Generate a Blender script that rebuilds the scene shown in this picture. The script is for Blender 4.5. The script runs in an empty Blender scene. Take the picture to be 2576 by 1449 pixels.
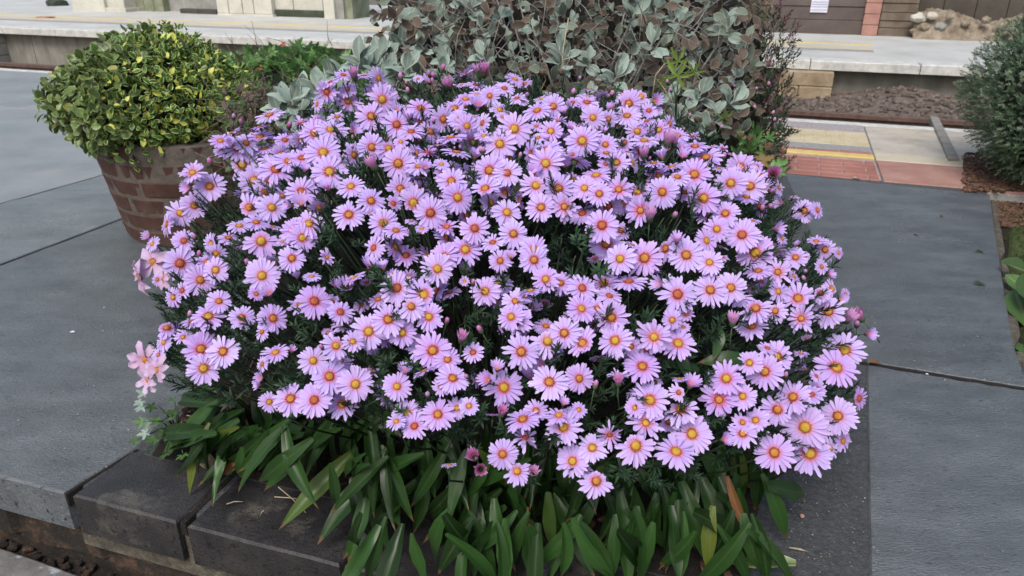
import bpy, math, random
import numpy as np
from mathutils import Vector, Matrix
random.seed(7); RS = np.random.RandomState(11)
sc = bpy.context.scene
C = sc.collection

# ---------------------------------------------------------------- camera, world, sun, exposure
CH, PITCH, FP = 0.90, math.radians(24.0), 1900.0
cam = bpy.data.cameras.new('camera'); camo = bpy.data.objects.new('camera', cam); C.objects.link(camo)
camo.location = (0, 0, CH); camo.rotation_euler = (math.pi/2 - PITCH, 0, 0)
cam.sensor_width = 36; cam.lens = 36*FP/2576; cam.clip_end = 400; cam.clip_start = 0.02
cam.dof.use_dof = True; cam.dof.focus_distance = 1.15; cam.dof.aperture_fstop = 12
sc.camera = camo
w = bpy.data.worlds.new('World'); sc.world = w; w.use_nodes = True
nt = w.node_tree; bg = nt.nodes['Background']; sky = nt.nodes.new('ShaderNodeTexSky')
sky.sky_type = 'NISHITA'; sky.sun_disc = False
SUN_EL, SUN_AZ = math.radians(52), math.radians(200)
sky.sun_elevation = SUN_EL; sky.sun_rotation = SUN_AZ; sky.air_density = 1.6; sky.dust_density = 4.0; sky.ozone_density = 1.0
nt.links.new(sky.outputs[0], bg.inputs[0]); bg.inputs[1].default_value = 0.113
sl = bpy.data.lights.new('sun', 'SUN'); sl.energy = 1.4; sl.angle = math.radians(24); sl.color = (1.0, 0.97, 0.93)
so = bpy.data.objects.new('sun', sl); C.objects.link(so)
sd = Vector((math.sin(SUN_AZ)*math.cos(SUN_EL), math.cos(SUN_AZ)*math.cos(SUN_EL), math.sin(SUN_EL)))
so.rotation_euler = sd.to_track_quat('Z', 'Y').to_euler()
sc.view_settings.view_transform = 'Standard'; sc.view_settings.look = 'None'
sc.view_settings.exposure = 0.62; sc.view_settings.gamma = 1; sc.view_settings.use_curve_mapping = False

FW = Vector((0, math.cos(PITCH), -math.sin(PITCH))); DN = Vector((0, -math.sin(PITCH), -math.cos(PITCH))); RT = Vector((1, 0, 0))
CAM = Vector((0, 0, CH))
def ray(x, y): return FW + RT*((x-1288)/FP) + DN*((y-724.5)/FP)
def at(x, y, z=0.0):
    r = ray(x, y); return CAM + r*((z-CH)/r.z)
def atd(x, y, t): return CAM + ray(x, y)*t

# ---------------------------------------------------------------- materials
def mat(name):
    m = bpy.data.materials.new(name); m.use_nodes = True; n = m.node_tree
    return m, n, n.nodes['Principled BSDF']
def nd(n, t, **k):
    x = n.nodes.new(t)
    for a, b in k.items(): setattr(x, a, b)
    return x
def ramp(n, src, stops):
    r = nd(n, 'ShaderNodeValToRGB'); e = r.color_ramp.elements
    while len(e) < len(stops): e.new(0.5)
    for i, (p, c) in enumerate(stops): e[i].position = p; e[i].color = (*c, 1)
    n.links.new(src, r.inputs[0]); return r.outputs[0]
def noise(n, scale, detail=6, rough=0.6, vec=None, sx=1, sy=1, sz=1):
    x = nd(n, 'ShaderNodeTexNoise'); x.inputs['Scale'].default_value = scale; x.inputs['Detail'].default_value = detail; x.inputs['Roughness'].default_value = rough
    g = nd(n, 'ShaderNodeNewGeometry'); mp = nd(n, 'ShaderNodeMapping'); mp.inputs['Scale'].default_value = (sx, sy, sz)
    n.links.new(vec or g.outputs['Position'], mp.inputs[0]); n.links.new(mp.outputs[0], x.inputs['Vector'])
    return x.outputs[0]
def mixc(n, f, a, b, mode='MIX'):
    m = nd(n, 'ShaderNodeMix', data_type='RGBA', blend_type=mode)
    for s, v in ((m.inputs[0], f), (m.inputs[6], a), (m.inputs[7], b)):
        if isinstance(v, (int, float)): s.default_value = v
        elif isinstance(v, tuple): s.default_value = (*v, 1)
        else: n.links.new(v, s)
    return m.outputs[2]
def bump(n, p, src, strength=0.3, dist=0.01):
    b = nd(n, 'ShaderNodeBump'); b.inputs['Strength'].default_value = strength; b.inputs['Distance'].default_value = dist
    n.links.new(src, b.inputs['Height']); n.links.new(b.outputs[0], p.inputs['Normal'])
def attr(n, name):
    a = nd(n, 'ShaderNodeAttribute'); a.attribute_name = name; return a.outputs['Fac']
def mth(n, op, a, b=None):
    m = nd(n, 'ShaderNodeMath', operation=op)
    for i, v in enumerate((a, b)):
        if v is None: continue
        if isinstance(v, (int, float)): m.inputs[i].default_value = v
        else: n.links.new(v, m.inputs[i])
    return m.outputs[0]
def rough_mat(name, cols, scale=20, rough=0.85, bs=0.4, bd=0.004, fine=140, sy=1, sx=1, stain=None, spec=0.5, wet=None):
    m, n, p = mat(name)
    c = ramp(n, noise(n, scale, 8, 0.65, sx=sx, sy=sy), [(0.3, cols[0]), (0.5, cols[1]), (0.7, cols[2])])
    f = noise(n, fine, 4, 0.7, sx=sx, sy=sy)
    c = mixc(n, mth(n, 'MULTIPLY', f, 0.5), c, mixc(n, 1.0, c, (0.35, 0.35, 0.35), 'MULTIPLY'))
    if stain:
        s = ramp(n, noise(n, stain[0], 5, 0.6), [(stain[1], (0, 0, 0)), (stain[2], (1, 1, 1))])
        c = mixc(n, s, c, stain[3])
    n.links.new(c, p.inputs['Base Color'])
    if wet:
        r = ramp(n, noise(n, wet[0], 4, 0.6), [(0.35, (wet[1],)*3), (0.65, (wet[2],)*3)]); n.links.new(r, p.inputs['Roughness'])
    else: p.inputs['Roughness'].default_value = rough
    p.inputs['Specular IOR Level'].default_value = spec
    bump(n, p, mth(n, 'ADD', f, noise(n, scale*2, 6, 0.7, sx=sx, sy=sy)), bs, bd)
    return m
def speck(m, col, scale, t0, t1, sx=1.0, sy=3.0):
    n = m.node_tree; p = n.nodes['Principled BSDF']; src = p.inputs['Base Color'].links[0].from_socket
    f = ramp(n, noise(n, scale, 5, 0.75, sx=sx, sy=sy), [(t0, (0, 0, 0)), (t1, (1, 1, 1))])
    n.links.new(mixc(n, f, src, col), p.inputs['Base Color']); return m
def leaf_mat(name, base, edge=None, e0=0.55, e1=0.9, var=0.5, rough=0.45, trans=0.25, yel=None, vein=None, coat=0.0, tip=None):
    """base..: colour, edge: margin colour; 'rnd' point attribute or object random varies each leaf"""
    m, n, p = mat(name)
    oi = nd(n, 'ShaderNodeObjectInfo')
    r = mth(n, 'FRACT', mth(n, 'ADD', oi.outputs['Random'], attr(n, 'rnd')))
    c = (base)
    lo = tuple(x*(1-var) for x in base); hi = tuple(min(1, x*(1+var)) for x in base)
    c = ramp(n, r, [(0.0, lo), (0.5, base), (1.0, hi)])
    c = mixc(n, mth(n, 'MULTIPLY', noise(n, 60, 4), 0.5), c, mixc(n, 1.0, c, (0.5, 0.55, 0.4), 'MULTIPLY'))
    if yel:
        y = ramp(n, mth(n, 'FRACT', mth(n, 'MULTIPLY', r, 7.31)), [(yel[0], (0, 0, 0)), (yel[0]+0.04, (1, 1, 1))])
        c = mixc(n, y, c, yel[1])
    if vein is not None:
        vv = ramp(n, attr(n, 'mid'), [(0.0, (1, 1, 1)), (0.16, (0, 0, 0))])
        c = mixc(n, mth(n, 'MULTIPLY', vv, 0.55), c, vein)
    if tip:
        tt = ramp(n, mth(n, 'ADD', attr(n, 'rad'), mth(n, 'MULTIPLY', noise(n, 45, 2), 0.12)), [(0.97, (0, 0, 0)), (1.03, (1, 1, 1))]); c = mixc(n, tt, c, tip)
    if edge:
        w_ = mth(n, 'ADD', attr(n, 'mid'), mth(n, 'MULTIPLY', mth(n, 'SUBTRACT', noise(n, 90, 2), 0.5), 0.5))
        e = ramp(n, w_, [(e0, (0, 0, 0)), (e1, (1, 1, 1))])
        c = mixc(n, e, c, edge)
    n.links.new(c, p.inputs['Base Color']); p.inputs['Roughness'].default_value = rough
    p.inputs['Specular IOR Level'].default_value = 0.4
    if coat: p.inputs['Coat Weight'].default_value = coat; p.inputs['Coat Roughness'].default_value = 0.3
    t = nd(n, 'ShaderNodeBsdfTranslucent'); n.links.new(c, t.inputs[0])
    mx = nd(n, 'ShaderNodeMixShader'); mx.inputs[0].default_value = trans
    n.links.new(p.outputs[0], mx.inputs[1]); n.links.new(t.outputs[0], mx.inputs[2])
    n.links.new(mx.outputs[0], n.nodes['Material Output'].inputs[0])
    return m

M = {}
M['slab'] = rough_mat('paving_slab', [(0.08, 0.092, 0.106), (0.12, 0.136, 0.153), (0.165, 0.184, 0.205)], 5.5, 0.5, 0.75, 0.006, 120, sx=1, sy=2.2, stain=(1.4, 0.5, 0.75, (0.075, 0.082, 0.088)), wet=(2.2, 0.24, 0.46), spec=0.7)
M['slab_mid_lit'] = rough_mat('middle_paving_lit', [(0.13, 0.148, 0.165), (0.18, 0.2, 0.218), (0.23, 0.252, 0.27)], 4.5, 0.5, 0.75, 0.006, 120, sx=1, sy=2.2, wet=(2.2, 0.24, 0.46), spec=0.7)  # lighter copy of the slab; brightening by sky reflection is put into its colour
M['slab_lit'] = rough_mat('far_paving_lit', [(0.2, 0.215, 0.23), (0.25, 0.265, 0.28), (0.3, 0.315, 0.325)], 3.0, 0.55, 0.3, 0.003, 160, stain=(1.1, 0.55, 0.8, (0.16, 0.16, 0.16)), wet=(2, 0.4, 0.7))  # palest slab tone, the far paving's sky sheen painted into the base colour
M['coping'] = rough_mat('coping_brick', [(0.016, 0.0155, 0.018), (0.031, 0.029, 0.032), (0.06, 0.054, 0.054)], 9, 0.5, 0.6, 0.004, 210, stain=(6, 0.57, 0.7, (0.12, 0.11, 0.095)), wet=(6, 0.3, 0.6))
M['asphalt'] = rough_mat('asphalt', [(0.055, 0.059, 0.066), (0.092, 0.099, 0.109), (0.145, 0.152, 0.162)], 110, 0.7, 1.0, 0.006, 330, wet=(3, 0.45, 0.8))
M['mortar'] = rough_mat('mortar', [(0.05, 0.043, 0.034), (0.11, 0.095, 0.075), (0.2, 0.18, 0.14)], 40, 0.95, 0.9, 0.006, 220)
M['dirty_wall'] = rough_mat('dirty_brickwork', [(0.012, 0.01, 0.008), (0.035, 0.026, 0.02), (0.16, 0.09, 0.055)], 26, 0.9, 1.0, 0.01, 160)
M['lower'] = rough_mat('lower_pavement', [(0.09, 0.085, 0.08), (0.15, 0.145, 0.14), (0.22, 0.215, 0.21)], 18, 0.8, 0.6, 0.004, 250, stain=(16, 0.6, 0.63, (0.27, 0.3, 0.32)))
M['soil'] = rough_mat('soil', [(0.008, 0.006, 0.005), (0.022, 0.015, 0.011), (0.05, 0.034, 0.024)], 55, 0.95, 1.0, 0.02, 260)
M['tub_brick'] = rough_mat('tub_brick', [(0.045, 0.019, 0.015), (0.08, 0.033, 0.026), (0.11, 0.05, 0.038)], 14, 0.8, 0.7, 0.003, 260, stain=(7, 0.55, 0.78, (0.07, 0.055, 0.047)))
M['tub_mortar'] = rough_mat('tub_mortar', [(0.065, 0.055, 0.047), (0.11, 0.092, 0.08), (0.15, 0.13, 0.11)], 30, 0.95, 0.6, 0.004, 200)
M['edge_white'] = rough_mat('painted_edge', [(0.42, 0.43, 0.42), (0.58, 0.58, 0.56), (0.72, 0.72, 0.69)], 12, 0.7, 0.5, 0.005, 90)
M['gravelly'] = rough_mat('exposed_aggregate', [(0.22, 0.2, 0.2), (0.36, 0.33, 0.34), (0.55, 0.52, 0.53)], 60, 0.85, 0.7, 0.004, 170)
M['tactile'] = rough_mat('tactile_yellow', [(0.46, 0.38, 0.23), (0.56, 0.48, 0.32), (0.62, 0.55, 0.4)], 8, 0.75, 0.3, 0.003, 120)
M['grey_strip'] = rough_mat('grey_strip', [(0.2, 0.2, 0.2), (0.3, 0.3, 0.3), (0.4, 0.4, 0.4)], 45, 0.8, 0.6, 0.003, 160)
M['yellow_line'] = rough_mat('yellow_paint', [(0.55, 0.41, 0.12), (0.66, 0.5, 0.17), (0.7, 0.57, 0.25)], 25, 0.6, 0.3, 0.002, 150)
M['red_brick'] = rough_mat('red_paver', [(0.26, 0.105, 0.085), (0.35, 0.15, 0.12), (0.43, 0.21, 0.17)], 5, 0.75, 0.5, 0.003, 120)
M['red_joint'] = rough_mat('red_joint', [(0.3, 0.21, 0.18), (0.4, 0.29, 0.26), (0.5, 0.39, 0.35)], 30, 0.9, 0.4, 0.003, 120)
M['worn'] = rough_mat('worn_concrete', [(0.36, 0.32, 0.27), (0.47, 0.425, 0.37), (0.56, 0.52, 0.46)], 6, 0.8, 0.4, 0.003, 120, stain=(3, 0.55, 0.8, (0.45, 0.38, 0.26)))
M['worn_red'] = rough_mat('worn_red_paving', [(0.3, 0.15, 0.125), (0.38, 0.2, 0.17), (0.45, 0.27, 0.22)], 6, 0.8, 0.4, 0.003, 120, stain=(2.5, 0.5, 0.75, (0.42, 0.3, 0.22)))
M['ballast'] = rough_mat('ballast_stone', [(0.06, 0.045, 0.037), (0.13, 0.1, 0.085), (0.24, 0.2, 0.175)], 14, 0.9, 0.6, 0.006, 90)
M['rail'] = rough_mat('rusty_rail', [(0.07, 0.04, 0.032), (0.12, 0.07, 0.055), (0.17, 0.11, 0.09)], 20, 0.6, 0.3, 0.002, 90)
M['conc'] = rough_mat('stained_concrete', [(0.15, 0.145, 0.125), (0.25, 0.24, 0.21), (0.34, 0.325, 0.29)], 2.5, 0.85, 0.4, 0.004, 60, sx=3, sy=3, stain=(1.3, 0.5, 0.75, (0.13, 0.11, 0.085)))
M['pier'] = rough_mat('pier_stone', [(0.22, 0.155, 0.095), (0.33, 0.25, 0.165), (0.46, 0.39, 0.3)], 5, 0.85, 0.6, 0.006, 60)
M['greyblock'] = rough_mat('grey_block', [(0.2, 0.2, 0.19), (0.3, 0.3, 0.285), (0.4, 0.39, 0.37)], 5, 0.85, 0.6, 0.006, 60)
M['farplat'] = rough_mat('far_platform_top', [(0.42, 0.43, 0.42), (0.52, 0.53, 0.52), (0.6, 0.61, 0.6)], 2.2, 0.7, 0.3, 0.003, 50, stain=(1, 0.55, 0.8, (0.42, 0.4, 0.36)))
M['farsand'] = rough_mat('far_platform_sand', [(0.45, 0.4, 0.3), (0.55, 0.49, 0.38), (0.6, 0.55, 0.45)], 4, 0.8, 0.3, 0.003, 50)
M['cream'] = rough_mat('cream_paint', [(0.5, 0.48, 0.42), (0.6, 0.585, 0.52), (0.68, 0.665, 0.6)], 3, 0.7, 0.2, 0.003, 60, stain=(4, 0.62, 0.8, (0.36, 0.3, 0.21)))
M['greenstone'] = rough_mat('mossy_wall', [(0.13, 0.15, 0.09), (0.22, 0.24, 0.16), (0.32, 0.33, 0.26)], 6, 0.9, 0.5, 0.005, 60)
M['darkgreen'] = rough_mat('dark_panel_green', [(0.02, 0.03, 0.02), (0.04, 0.055, 0.035), (0.08, 0.1, 0.06)], 8, 0.8, 0.4, 0.004, 60)
M['brown'] = rough_mat('brown_boards', [(0.075, 0.055, 0.05), (0.115, 0.088, 0.082), (0.16, 0.13, 0.12)], 2, 0.6, 0.3, 0.004, 30, sx=0.6, sy=0.6)
M['pinkbrick'] = rough_mat('pink_brick', [(0.3, 0.14, 0.12), (0.4, 0.2, 0.17), (0.46, 0.27, 0.23)], 7, 0.8, 0.4, 0.004, 60)
M['brownstone'] = rough_mat('brown_stone', [(0.1, 0.075, 0.055), (0.16, 0.125, 0.095), (0.23, 0.19, 0.15)], 6, 0.9, 0.6, 0.008, 50)
M['darkpanel'] = rough_mat('dark_panel', [(0.045, 0.038, 0.03), (0.07, 0.06, 0.048), (0.095, 0.082, 0.068)], 3, 0.7, 0.3, 0.003, 30)
M['rubble'] = rough_mat('rubble', [(0.14, 0.105, 0.075), (0.26, 0.21, 0.155), (0.42, 0.38, 0.31)], 7, 0.9, 0.8, 0.01, 50)
M['palerock'] = rough_mat('pale_rock', [(0.4, 0.37, 0.31), (0.52, 0.49, 0.43), (0.6, 0.58, 0.53)], 6, 0.85, 0.6, 0.008, 50)
M['notice'] = rough_mat('notice_paper', [(0.62, 0.62, 0.74), (0.72, 0.72, 0.84), (0.8, 0.8, 0.9)], 4, 0.5, 0.1, 0.001, 60)
M['notice_ink'] = rough_mat('notice_band', [(0.3, 0.3, 0.45), (0.36, 0.36, 0.52), (0.4, 0.4, 0.55)], 4, 0.5, 0.1, 0.001, 60)
M['moss'] = rough_mat('moss', [(0.03, 0.045, 0.01), (0.075, 0.11, 0.02), (0.14, 0.19, 0.04)], 30, 0.95, 1.0, 0.015, 220)
M['mulch'] = rough_mat('mulch', [(0.06, 0.028, 0.018), (0.12, 0.06, 0.038), (0.2, 0.12, 0.08)], 40, 0.9, 0.6, 0.005, 150)
M['kerb'] = rough_mat('kerb_stone', [(0.16, 0.15, 0.13), (0.25, 0.235, 0.21), (0.33, 0.315, 0.28)], 18, 0.85, 0.6, 0.004, 120)
M['bark'] = rough_mat('twig_bark', [(0.08, 0.06, 0.045), (0.15, 0.12, 0.095), (0.24, 0.2, 0.17)], 60, 0.85, 0.5, 0.002, 200)
M['grey_bark'] = rough_mat('grey_twig', [(0.17, 0.165, 0.155), (0.27, 0.265, 0.25), (0.38, 0.37, 0.35)], 60, 0.85, 0.5, 0.002, 200)
M['straw'] = rough_mat('straw', [(0.28, 0.22, 0.14), (0.42, 0.35, 0.23), (0.52, 0.46, 0.33)], 60, 0.7, 0.3, 0.001, 200)
M['green_stem'] = leaf_mat('green_stem', (0.045, 0.075, 0.035), trans=0.0, rough=0.5)
M['sprig'] = leaf_mat('aster_foliage', (0.032, 0.068, 0.036), var=0.6, rough=0.55, trans=0.2)
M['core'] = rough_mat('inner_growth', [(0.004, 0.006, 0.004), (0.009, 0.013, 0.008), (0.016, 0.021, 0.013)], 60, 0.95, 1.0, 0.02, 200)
M['lance'] = leaf_mat('lance_leaf', (0.026, 0.072, 0.016), var=0.6, rough=0.36, trans=0.3, vein=(0.05, 0.115, 0.035), yel=(0.95, (0.13, 0.17, 0.03)), tip=(0.12, 0.07, 0.03))
M['lance_dead'] = leaf_mat('withered_leaf', (0.2, 0.09, 0.035), var=0.4, rough=0.6, trans=0.2)
M['lance_red'] = leaf_mat('reddened_leaf', (0.24, 0.1, 0.05), edge=(0.06, 0.14, 0.03), var=0.2, rough=0.5, trans=0.2)
M['varieg'] = leaf_mat('variegated_leaf', (0.045, 0.12, 0.025), edge=(0.5, 0.58, 0.16), e0=0.68, e1=0.85, var=0.5, rough=0.35, trans=0.22, yel=(0.78, (0.6, 0.6, 0.12)))
M['olive'] = leaf_mat('olive_leaf', (0.125, 0.19, 0.06), edge=(0.32, 0.38, 0.16), e0=0.72, e1=0.95, var=0.5, rough=0.38, trans=0.22, yel=(0.93, (0.45, 0.42, 0.12)), vein=(0.26, 0.28, 0.12))
M['silver'] = leaf_mat('silver_leaf', (0.23, 0.3, 0.275), edge=(0.4, 0.45, 0.4), e0=0.8, e1=1.05, var=0.4, rough=0.75, trans=0.12, vein=(0.36, 0.4, 0.35))
M['dead_leaf'] = leaf_mat('dead_shrub_leaf', (0.1, 0.075, 0.062), edge=(0.19, 0.165, 0.135), e0=0.7, e1=1.0, var=0.6, rough=0.8, trans=0.1)
M['olearia_grey'] = leaf_mat('grey_green_leaf', (0.15, 0.185, 0.155), edge=(0.32, 0.34, 0.29), e0=0.8, e1=1.0, var=0.45, rough=0.8, trans=0.12)
M['crane'] = leaf_mat('cranesbill_leaf', (0.17, 0.33, 0.11), var=0.5, rough=0.5, trans=0.3, yel=(0.95, (0.33, 0.11, 0.06)))
M['crane_lime'] = leaf_mat('lime_leaf', (0.22, 0.32, 0.08), edge=(0.32, 0.3, 0.1), e0=0.75, e1=1, var=0.3, rough=0.5, trans=0.3)
M['weed'] = leaf_mat('weed_leaf', (0.075, 0.155, 0.05), var=0.5, rough=0.45, trans=0.3)
M['red_leaf'] = leaf_mat('red_leaf', (0.38, 0.09, 0.06), var=0.4, rough=0.5, trans=0.3)
M['heather'] = leaf_mat('heather_leaf', (0.045, 0.07, 0.035), var=0.6, rough=0.6, trans=0.15, yel=(0.72, (0.16, 0.08, 0.09)))
M['yew'] = leaf_mat('dark_needles', (0.075, 0.13, 0.07), var=0.6, rough=0.35, trans=0.15, yel=(0.72, (0.24, 0.31, 0.21)))
M['dry_foliage'] = leaf_mat('dry_foliage', (0.17, 0.14, 0.08), var=0.6, rough=0.85, trans=0.1, yel=(0.9, (0.32, 0.26, 0.06)))
M['bigleaf'] = leaf_mat('dock_leaf', (0.085, 0.16, 0.05), var=0.3, rough=0.45, trans=0.3, vein=(0.3, 0.36, 0.2))

speck(M['slab'], (0.016, 0.018, 0.02), 48, 0.585, 0.63, 1, 3.5); speck(M['slab'], (0.25, 0.27, 0.29), 90, 0.62, 0.68, 1, 1); speck(M['slab_mid_lit'], (0.05, 0.052, 0.055), 48, 0.585, 0.63, 1, 3.5); speck(M['coping'], (0.006, 0.006, 0.007), 70, 0.57, 0.62, 1, 2); speck(M['asphalt'], (0.35, 0.35, 0.33), 120, 0.66, 0.7, 1, 1); speck(M['slab_lit'], (0.1, 0.1, 0.1), 30, 0.66, 0.7)
# petals: pink base ring, lilac blade
def petal_mat(name, base, tip, inner):
    m, n, p = mat(name)
    oi = nd(n, 'ShaderNodeObjectInfo')
    r = mth(n, 'FRACT', mth(n, 'ADD', oi.outputs['Random'], attr(n, 'rnd')))
    c = ramp(n, attr(n, 'rad'), [(0.0, inner), (0.26, inner), (0.42, base), (1.0, tip)])
    c = mixc(n, mth(n, 'MULTIPLY', r, 0.6), c, mixc(n, 1.0, c, (0.98, 0.74, 0.9), 'MULTIPLY'))
    c = mixc(n, mth(n, 'MULTIPLY', mth(n, 'FRACT', mth(n, 'MULTIPLY', r, 5.7)), 0.35), c, (0.72, 0.62, 0.9))
    c = mixc(n, mth(n, 'MULTIPLY', attr(n, 'mid'), 0.25), c, mixc(n, 1.0, c, (0.82, 0.7, 0.9), 'MULTIPLY'))
    n.links.new(c, p.inputs['Base Color']); p.inputs['Roughness'].default_value = 0.55; p.inputs['Specular IOR Level'].default_value = 0.3
    t = nd(n, 'ShaderNodeBsdfTranslucent'); n.links.new(c, t.inputs[0])
    mx = nd(n, 'ShaderNodeMixShader'); mx.inputs[0].default_value = 0.28
    n.links.new(p.outputs[0], mx.inputs[1]); n.links.new(t.outputs[0], mx.inputs[2]); n.links.new(mx.outputs[0], n.nodes['Material Output'].inputs[0])
    return m
M['petal'] = petal_mat('lilac_petal', (0.55, 0.405, 0.835), (0.62, 0.515, 0.90), (0.62, 0.2, 0.36))
M['pale_petal'] = petal_mat('pale_petal', (0.56, 0.4, 0.56), (0.6, 0.5, 0.68), (0.55, 0.36, 0.48))
M['bud_petal'] = petal_mat('bud_petal', (0.55, 0.16, 0.42), (0.62, 0.33, 0.66), (0.45, 0.09, 0.24))
def disc_mat(name, cen, rim):
    m, n, p = mat(name)
    c = ramp(n, attr(n, 'rad'), [(0.0, cen), (0.5, cen), (0.85, rim), (1.0, rim)])
    c = mixc(n, mth(n, 'MULTIPLY', noise(n, 700, 2), 0.7), c, mixc(n, 1.0, c, (0.6, 0.42, 0.3), 'MULTIPLY'))
    n.links.new(c, p.inputs['Base Color']); p.inputs['Roughness'].default_value = 0.6
    return m
M['disc_y'] = disc_mat('disc_yellow', (0.52, 0.36, 0.03), (0.42, 0.13, 0.035))
M['disc_o'] = disc_mat('disc_orange', (0.5, 0.24, 0.025), (0.3, 0.05, 0.035))
M['disc_r'] = disc_mat('disc_red', (0.42, 0.12, 0.035), (0.28, 0.035, 0.045))

# ---------------------------------------------------------------- geometry tools (all triangles; point attributes mid, rad, rnd)
class G:
    def __init__(s): s.flat = False; s.v = []; s.f = []; s.mid = []; s.rad = []; s.rnd = []; s.mi = []
    def add(s, v, f, mid=None, rad=None, rnd=0.0, mi=0):
        o = sum(len(a) for a in s.v); v = np.asarray(v, float).reshape(-1, 3); f = np.asarray(f, int).reshape(-1, 3)
        s.v.append(v); s.f.append(f+o); k = len(v)
        s.mid.append(np.zeros(k) if mid is None else np.asarray(mid, float)); s.rad.append(np.zeros(k) if rad is None else np.asarray(rad, float))
        s.rnd.append(np.full(k, rnd) if np.isscalar(rnd) else np.asarray(rnd, float))
        s.mi.append(np.full(len(f), mi) if np.isscalar(mi) else np.asarray(mi)); return s
    def pack(s):
        if not s.v: return None
        return (np.concatenate(s.v), np.concatenate(s.f), np.concatenate(s.mid), np.concatenate(s.rad), np.concatenate(s.rnd), np.concatenate(s.mi))
    def inst(s, pk, mtx, rnd=0.0, mi=None):
        v, f, mid, rad, r, m = pk; A = np.array(mtx)
        s.add(v @ A[:3, :3].T + A[:3, 3], f, mid, rad, np.full(len(v), rnd), m if mi is None else mi)
def mesh(name, g, mats, smooth=True):
    if isinstance(g, G) and g.flat: smooth = False
    pk = g.pack() if isinstance(g, G) else g
    v, f, mid, rad, rnd, mi = pk
    me = bpy.data.meshes.new(name); me.vertices.add(len(v)); me.vertices.foreach_set('co', v.astype(np.float32).ravel())
    me.loops.add(len(f)*3); me.polygons.add(len(f))
    me.loops.foreach_set('vertex_index', f.astype(np.int32).ravel())
    me.polygons.foreach_set('loop_start', np.arange(0, len(f)*3, 3, dtype=np.int32))
    me.polygons.foreach_set('loop_total', np.full(len(f), 3, dtype=np.int32))
    me.polygons.foreach_set('material_index', mi.astype(np.int32))
    me.polygons.foreach_set('use_smooth', np.full(len(f), smooth))
    for nm, a in (('mid', mid), ('rad', rad), ('rnd', rnd)):
        at_ = me.attributes.new(nm, 'FLOAT', 'POINT'); at_.data.foreach_set('value', a.astype(np.float32))
    me.update(calc_edges=True); me.validate()
    for m in (mats if isinstance(mats, (list, tuple)) else [mats]): me.materials.append(m)
    return me
def obj(name, me, parent=None, mtx=None, **props):
    o = bpy.data.objects.new(name, me); C.objects.link(o)
    if parent is not None: o.parent = parent
    if mtx is not None: o.matrix_basis = mtx
    for k, v in props.items(): o[k] = v
    return o
def thing(name, loc, label, cat, group=None):
    o = obj(name, None, None, Matrix.Translation(Vector(loc))); o.empty_display_size = 0.05
    o['label'] = label; o['category'] = cat
    if group: o['group'] = group
    return o
def loc_of(th): return Matrix.Translation(-th.location)
def tube(g, pts, r0, r1, n=5, rnd=0.0, mi=0):
    pts = [Vector(p) for p in pts]; vs = []; k = len(pts)
    for i, p in enumerate(pts):
        d = (pts[min(i+1, k-1)]-pts[max(i-1, 0)]).normalized(); a = d.orthogonal().normalized(); b = d.cross(a)
        r = r0+(r1-r0)*i/(k-1)
        for j in range(n): an = 2*math.pi*j/n; vs.append(p+a*math.cos(an)*r+b*math.sin(an)*r)
    f = []
    for i in range(k-1):
        for j in range(n):
            a, b = i*n+j, i*n+(j+1) % n; f += [(a, b, b+n), (a, b+n, a+n)]
    vs.append(pts[-1]); vs.append(pts[0]); e = len(vs)-2
    for j in range(n): f += [((k-1)*n+j, (k-1)*n+(j+1) % n, e), (j+0, e+1, (j+1) % n)]
    g.add([tuple(v) for v in vs], f, rnd=rnd, mi=mi)
def prism(poly, z0, z1, bev=0.006, g=None):
    """closed slab from an xy polygon, with a chamfered upper edge"""
    g = g or G(); g.flat = True; p = [Vector((q[0], q[1])) for q in poly]; n = len(p)
    ar = sum(p[i].x*p[(i+1) % n].y-p[(i+1) % n].x*p[i].y for i in range(n))
    if ar < 0: p.reverse()
    ins = []
    for i in range(n):
        a = (p[i]-p[i-1]).normalized(); b = (p[(i+1) % n]-p[i]).normalized()
        na = Vector((-a.y, a.x)); nb = Vector((-b.y, b.x)); m = (na+nb); m = m/max(0.3, m.dot(na)); ins.append(p[i]+m*bev)
    vs = [(q.x, q.y, z0) for q in p]+[(q.x, q.y, z1-bev) for q in p]+[(q.x, q.y, z1) for q in ins]
    f = []
    for k in (0, 1):
        for i in range(n):
            a, b = k*n+i, k*n+(i+1) % n; f += [(a, b, b+n), (a, b+n, a+n)]
    from mathutils.geometry import tessellate_polygon
    for t in tessellate_polygon([[Vector((q.x, q.y, 0)) for q in p]]):
        a, b, c = t
        if (p[b]-p[a]).cross(p[c]-p[a]) < 0: b, c = c, b
        f += [(2*n+a, 2*n+b, 2*n+c), (a, c, b)]
    return g.add(vs, f)
def box(g, c, s, rot=None, mi=0, bev=0.0):
    x, y, z = s[0]/2, s[1]/2, s[2]/2; c = Vector(c); rot = rot or Matrix.Identity(3)
    vs = [rot @ Vector((a*x, b*y, d*z))+c for d in (-1, 1) for a, b in ((-1, -1), (1, -1), (1, 1), (-1, 1))]
    q = [(0, 3, 2, 1), (4, 5, 6, 7), (0, 1, 5, 4), (1, 2, 6, 5), (2, 3, 7, 6), (3, 0, 4, 7)]
    f = [t for a, b, c2, d in q for t in ((a, b, c2), (a, c2, d))]
    g.add([tuple(v) for v in vs], f, mi=mi); return g
def rock(seed, sub=1, flat=0.7, amp=0.28):
    import bmesh
    bm = bmesh.new(); bmesh.ops.create_icosphere(bm, subdivisions=sub, radius=1.0); rr = random.Random(seed)
    for v in bm.verts: v.co *= 1+rr.uniform(-amp, amp); v.co.z *= flat
    g = G(); g.add([tuple(v.co) for v in bm.verts], [[v.index for v in f.verts] for f in bm.faces]); bm.free(); return g.pack()

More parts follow.
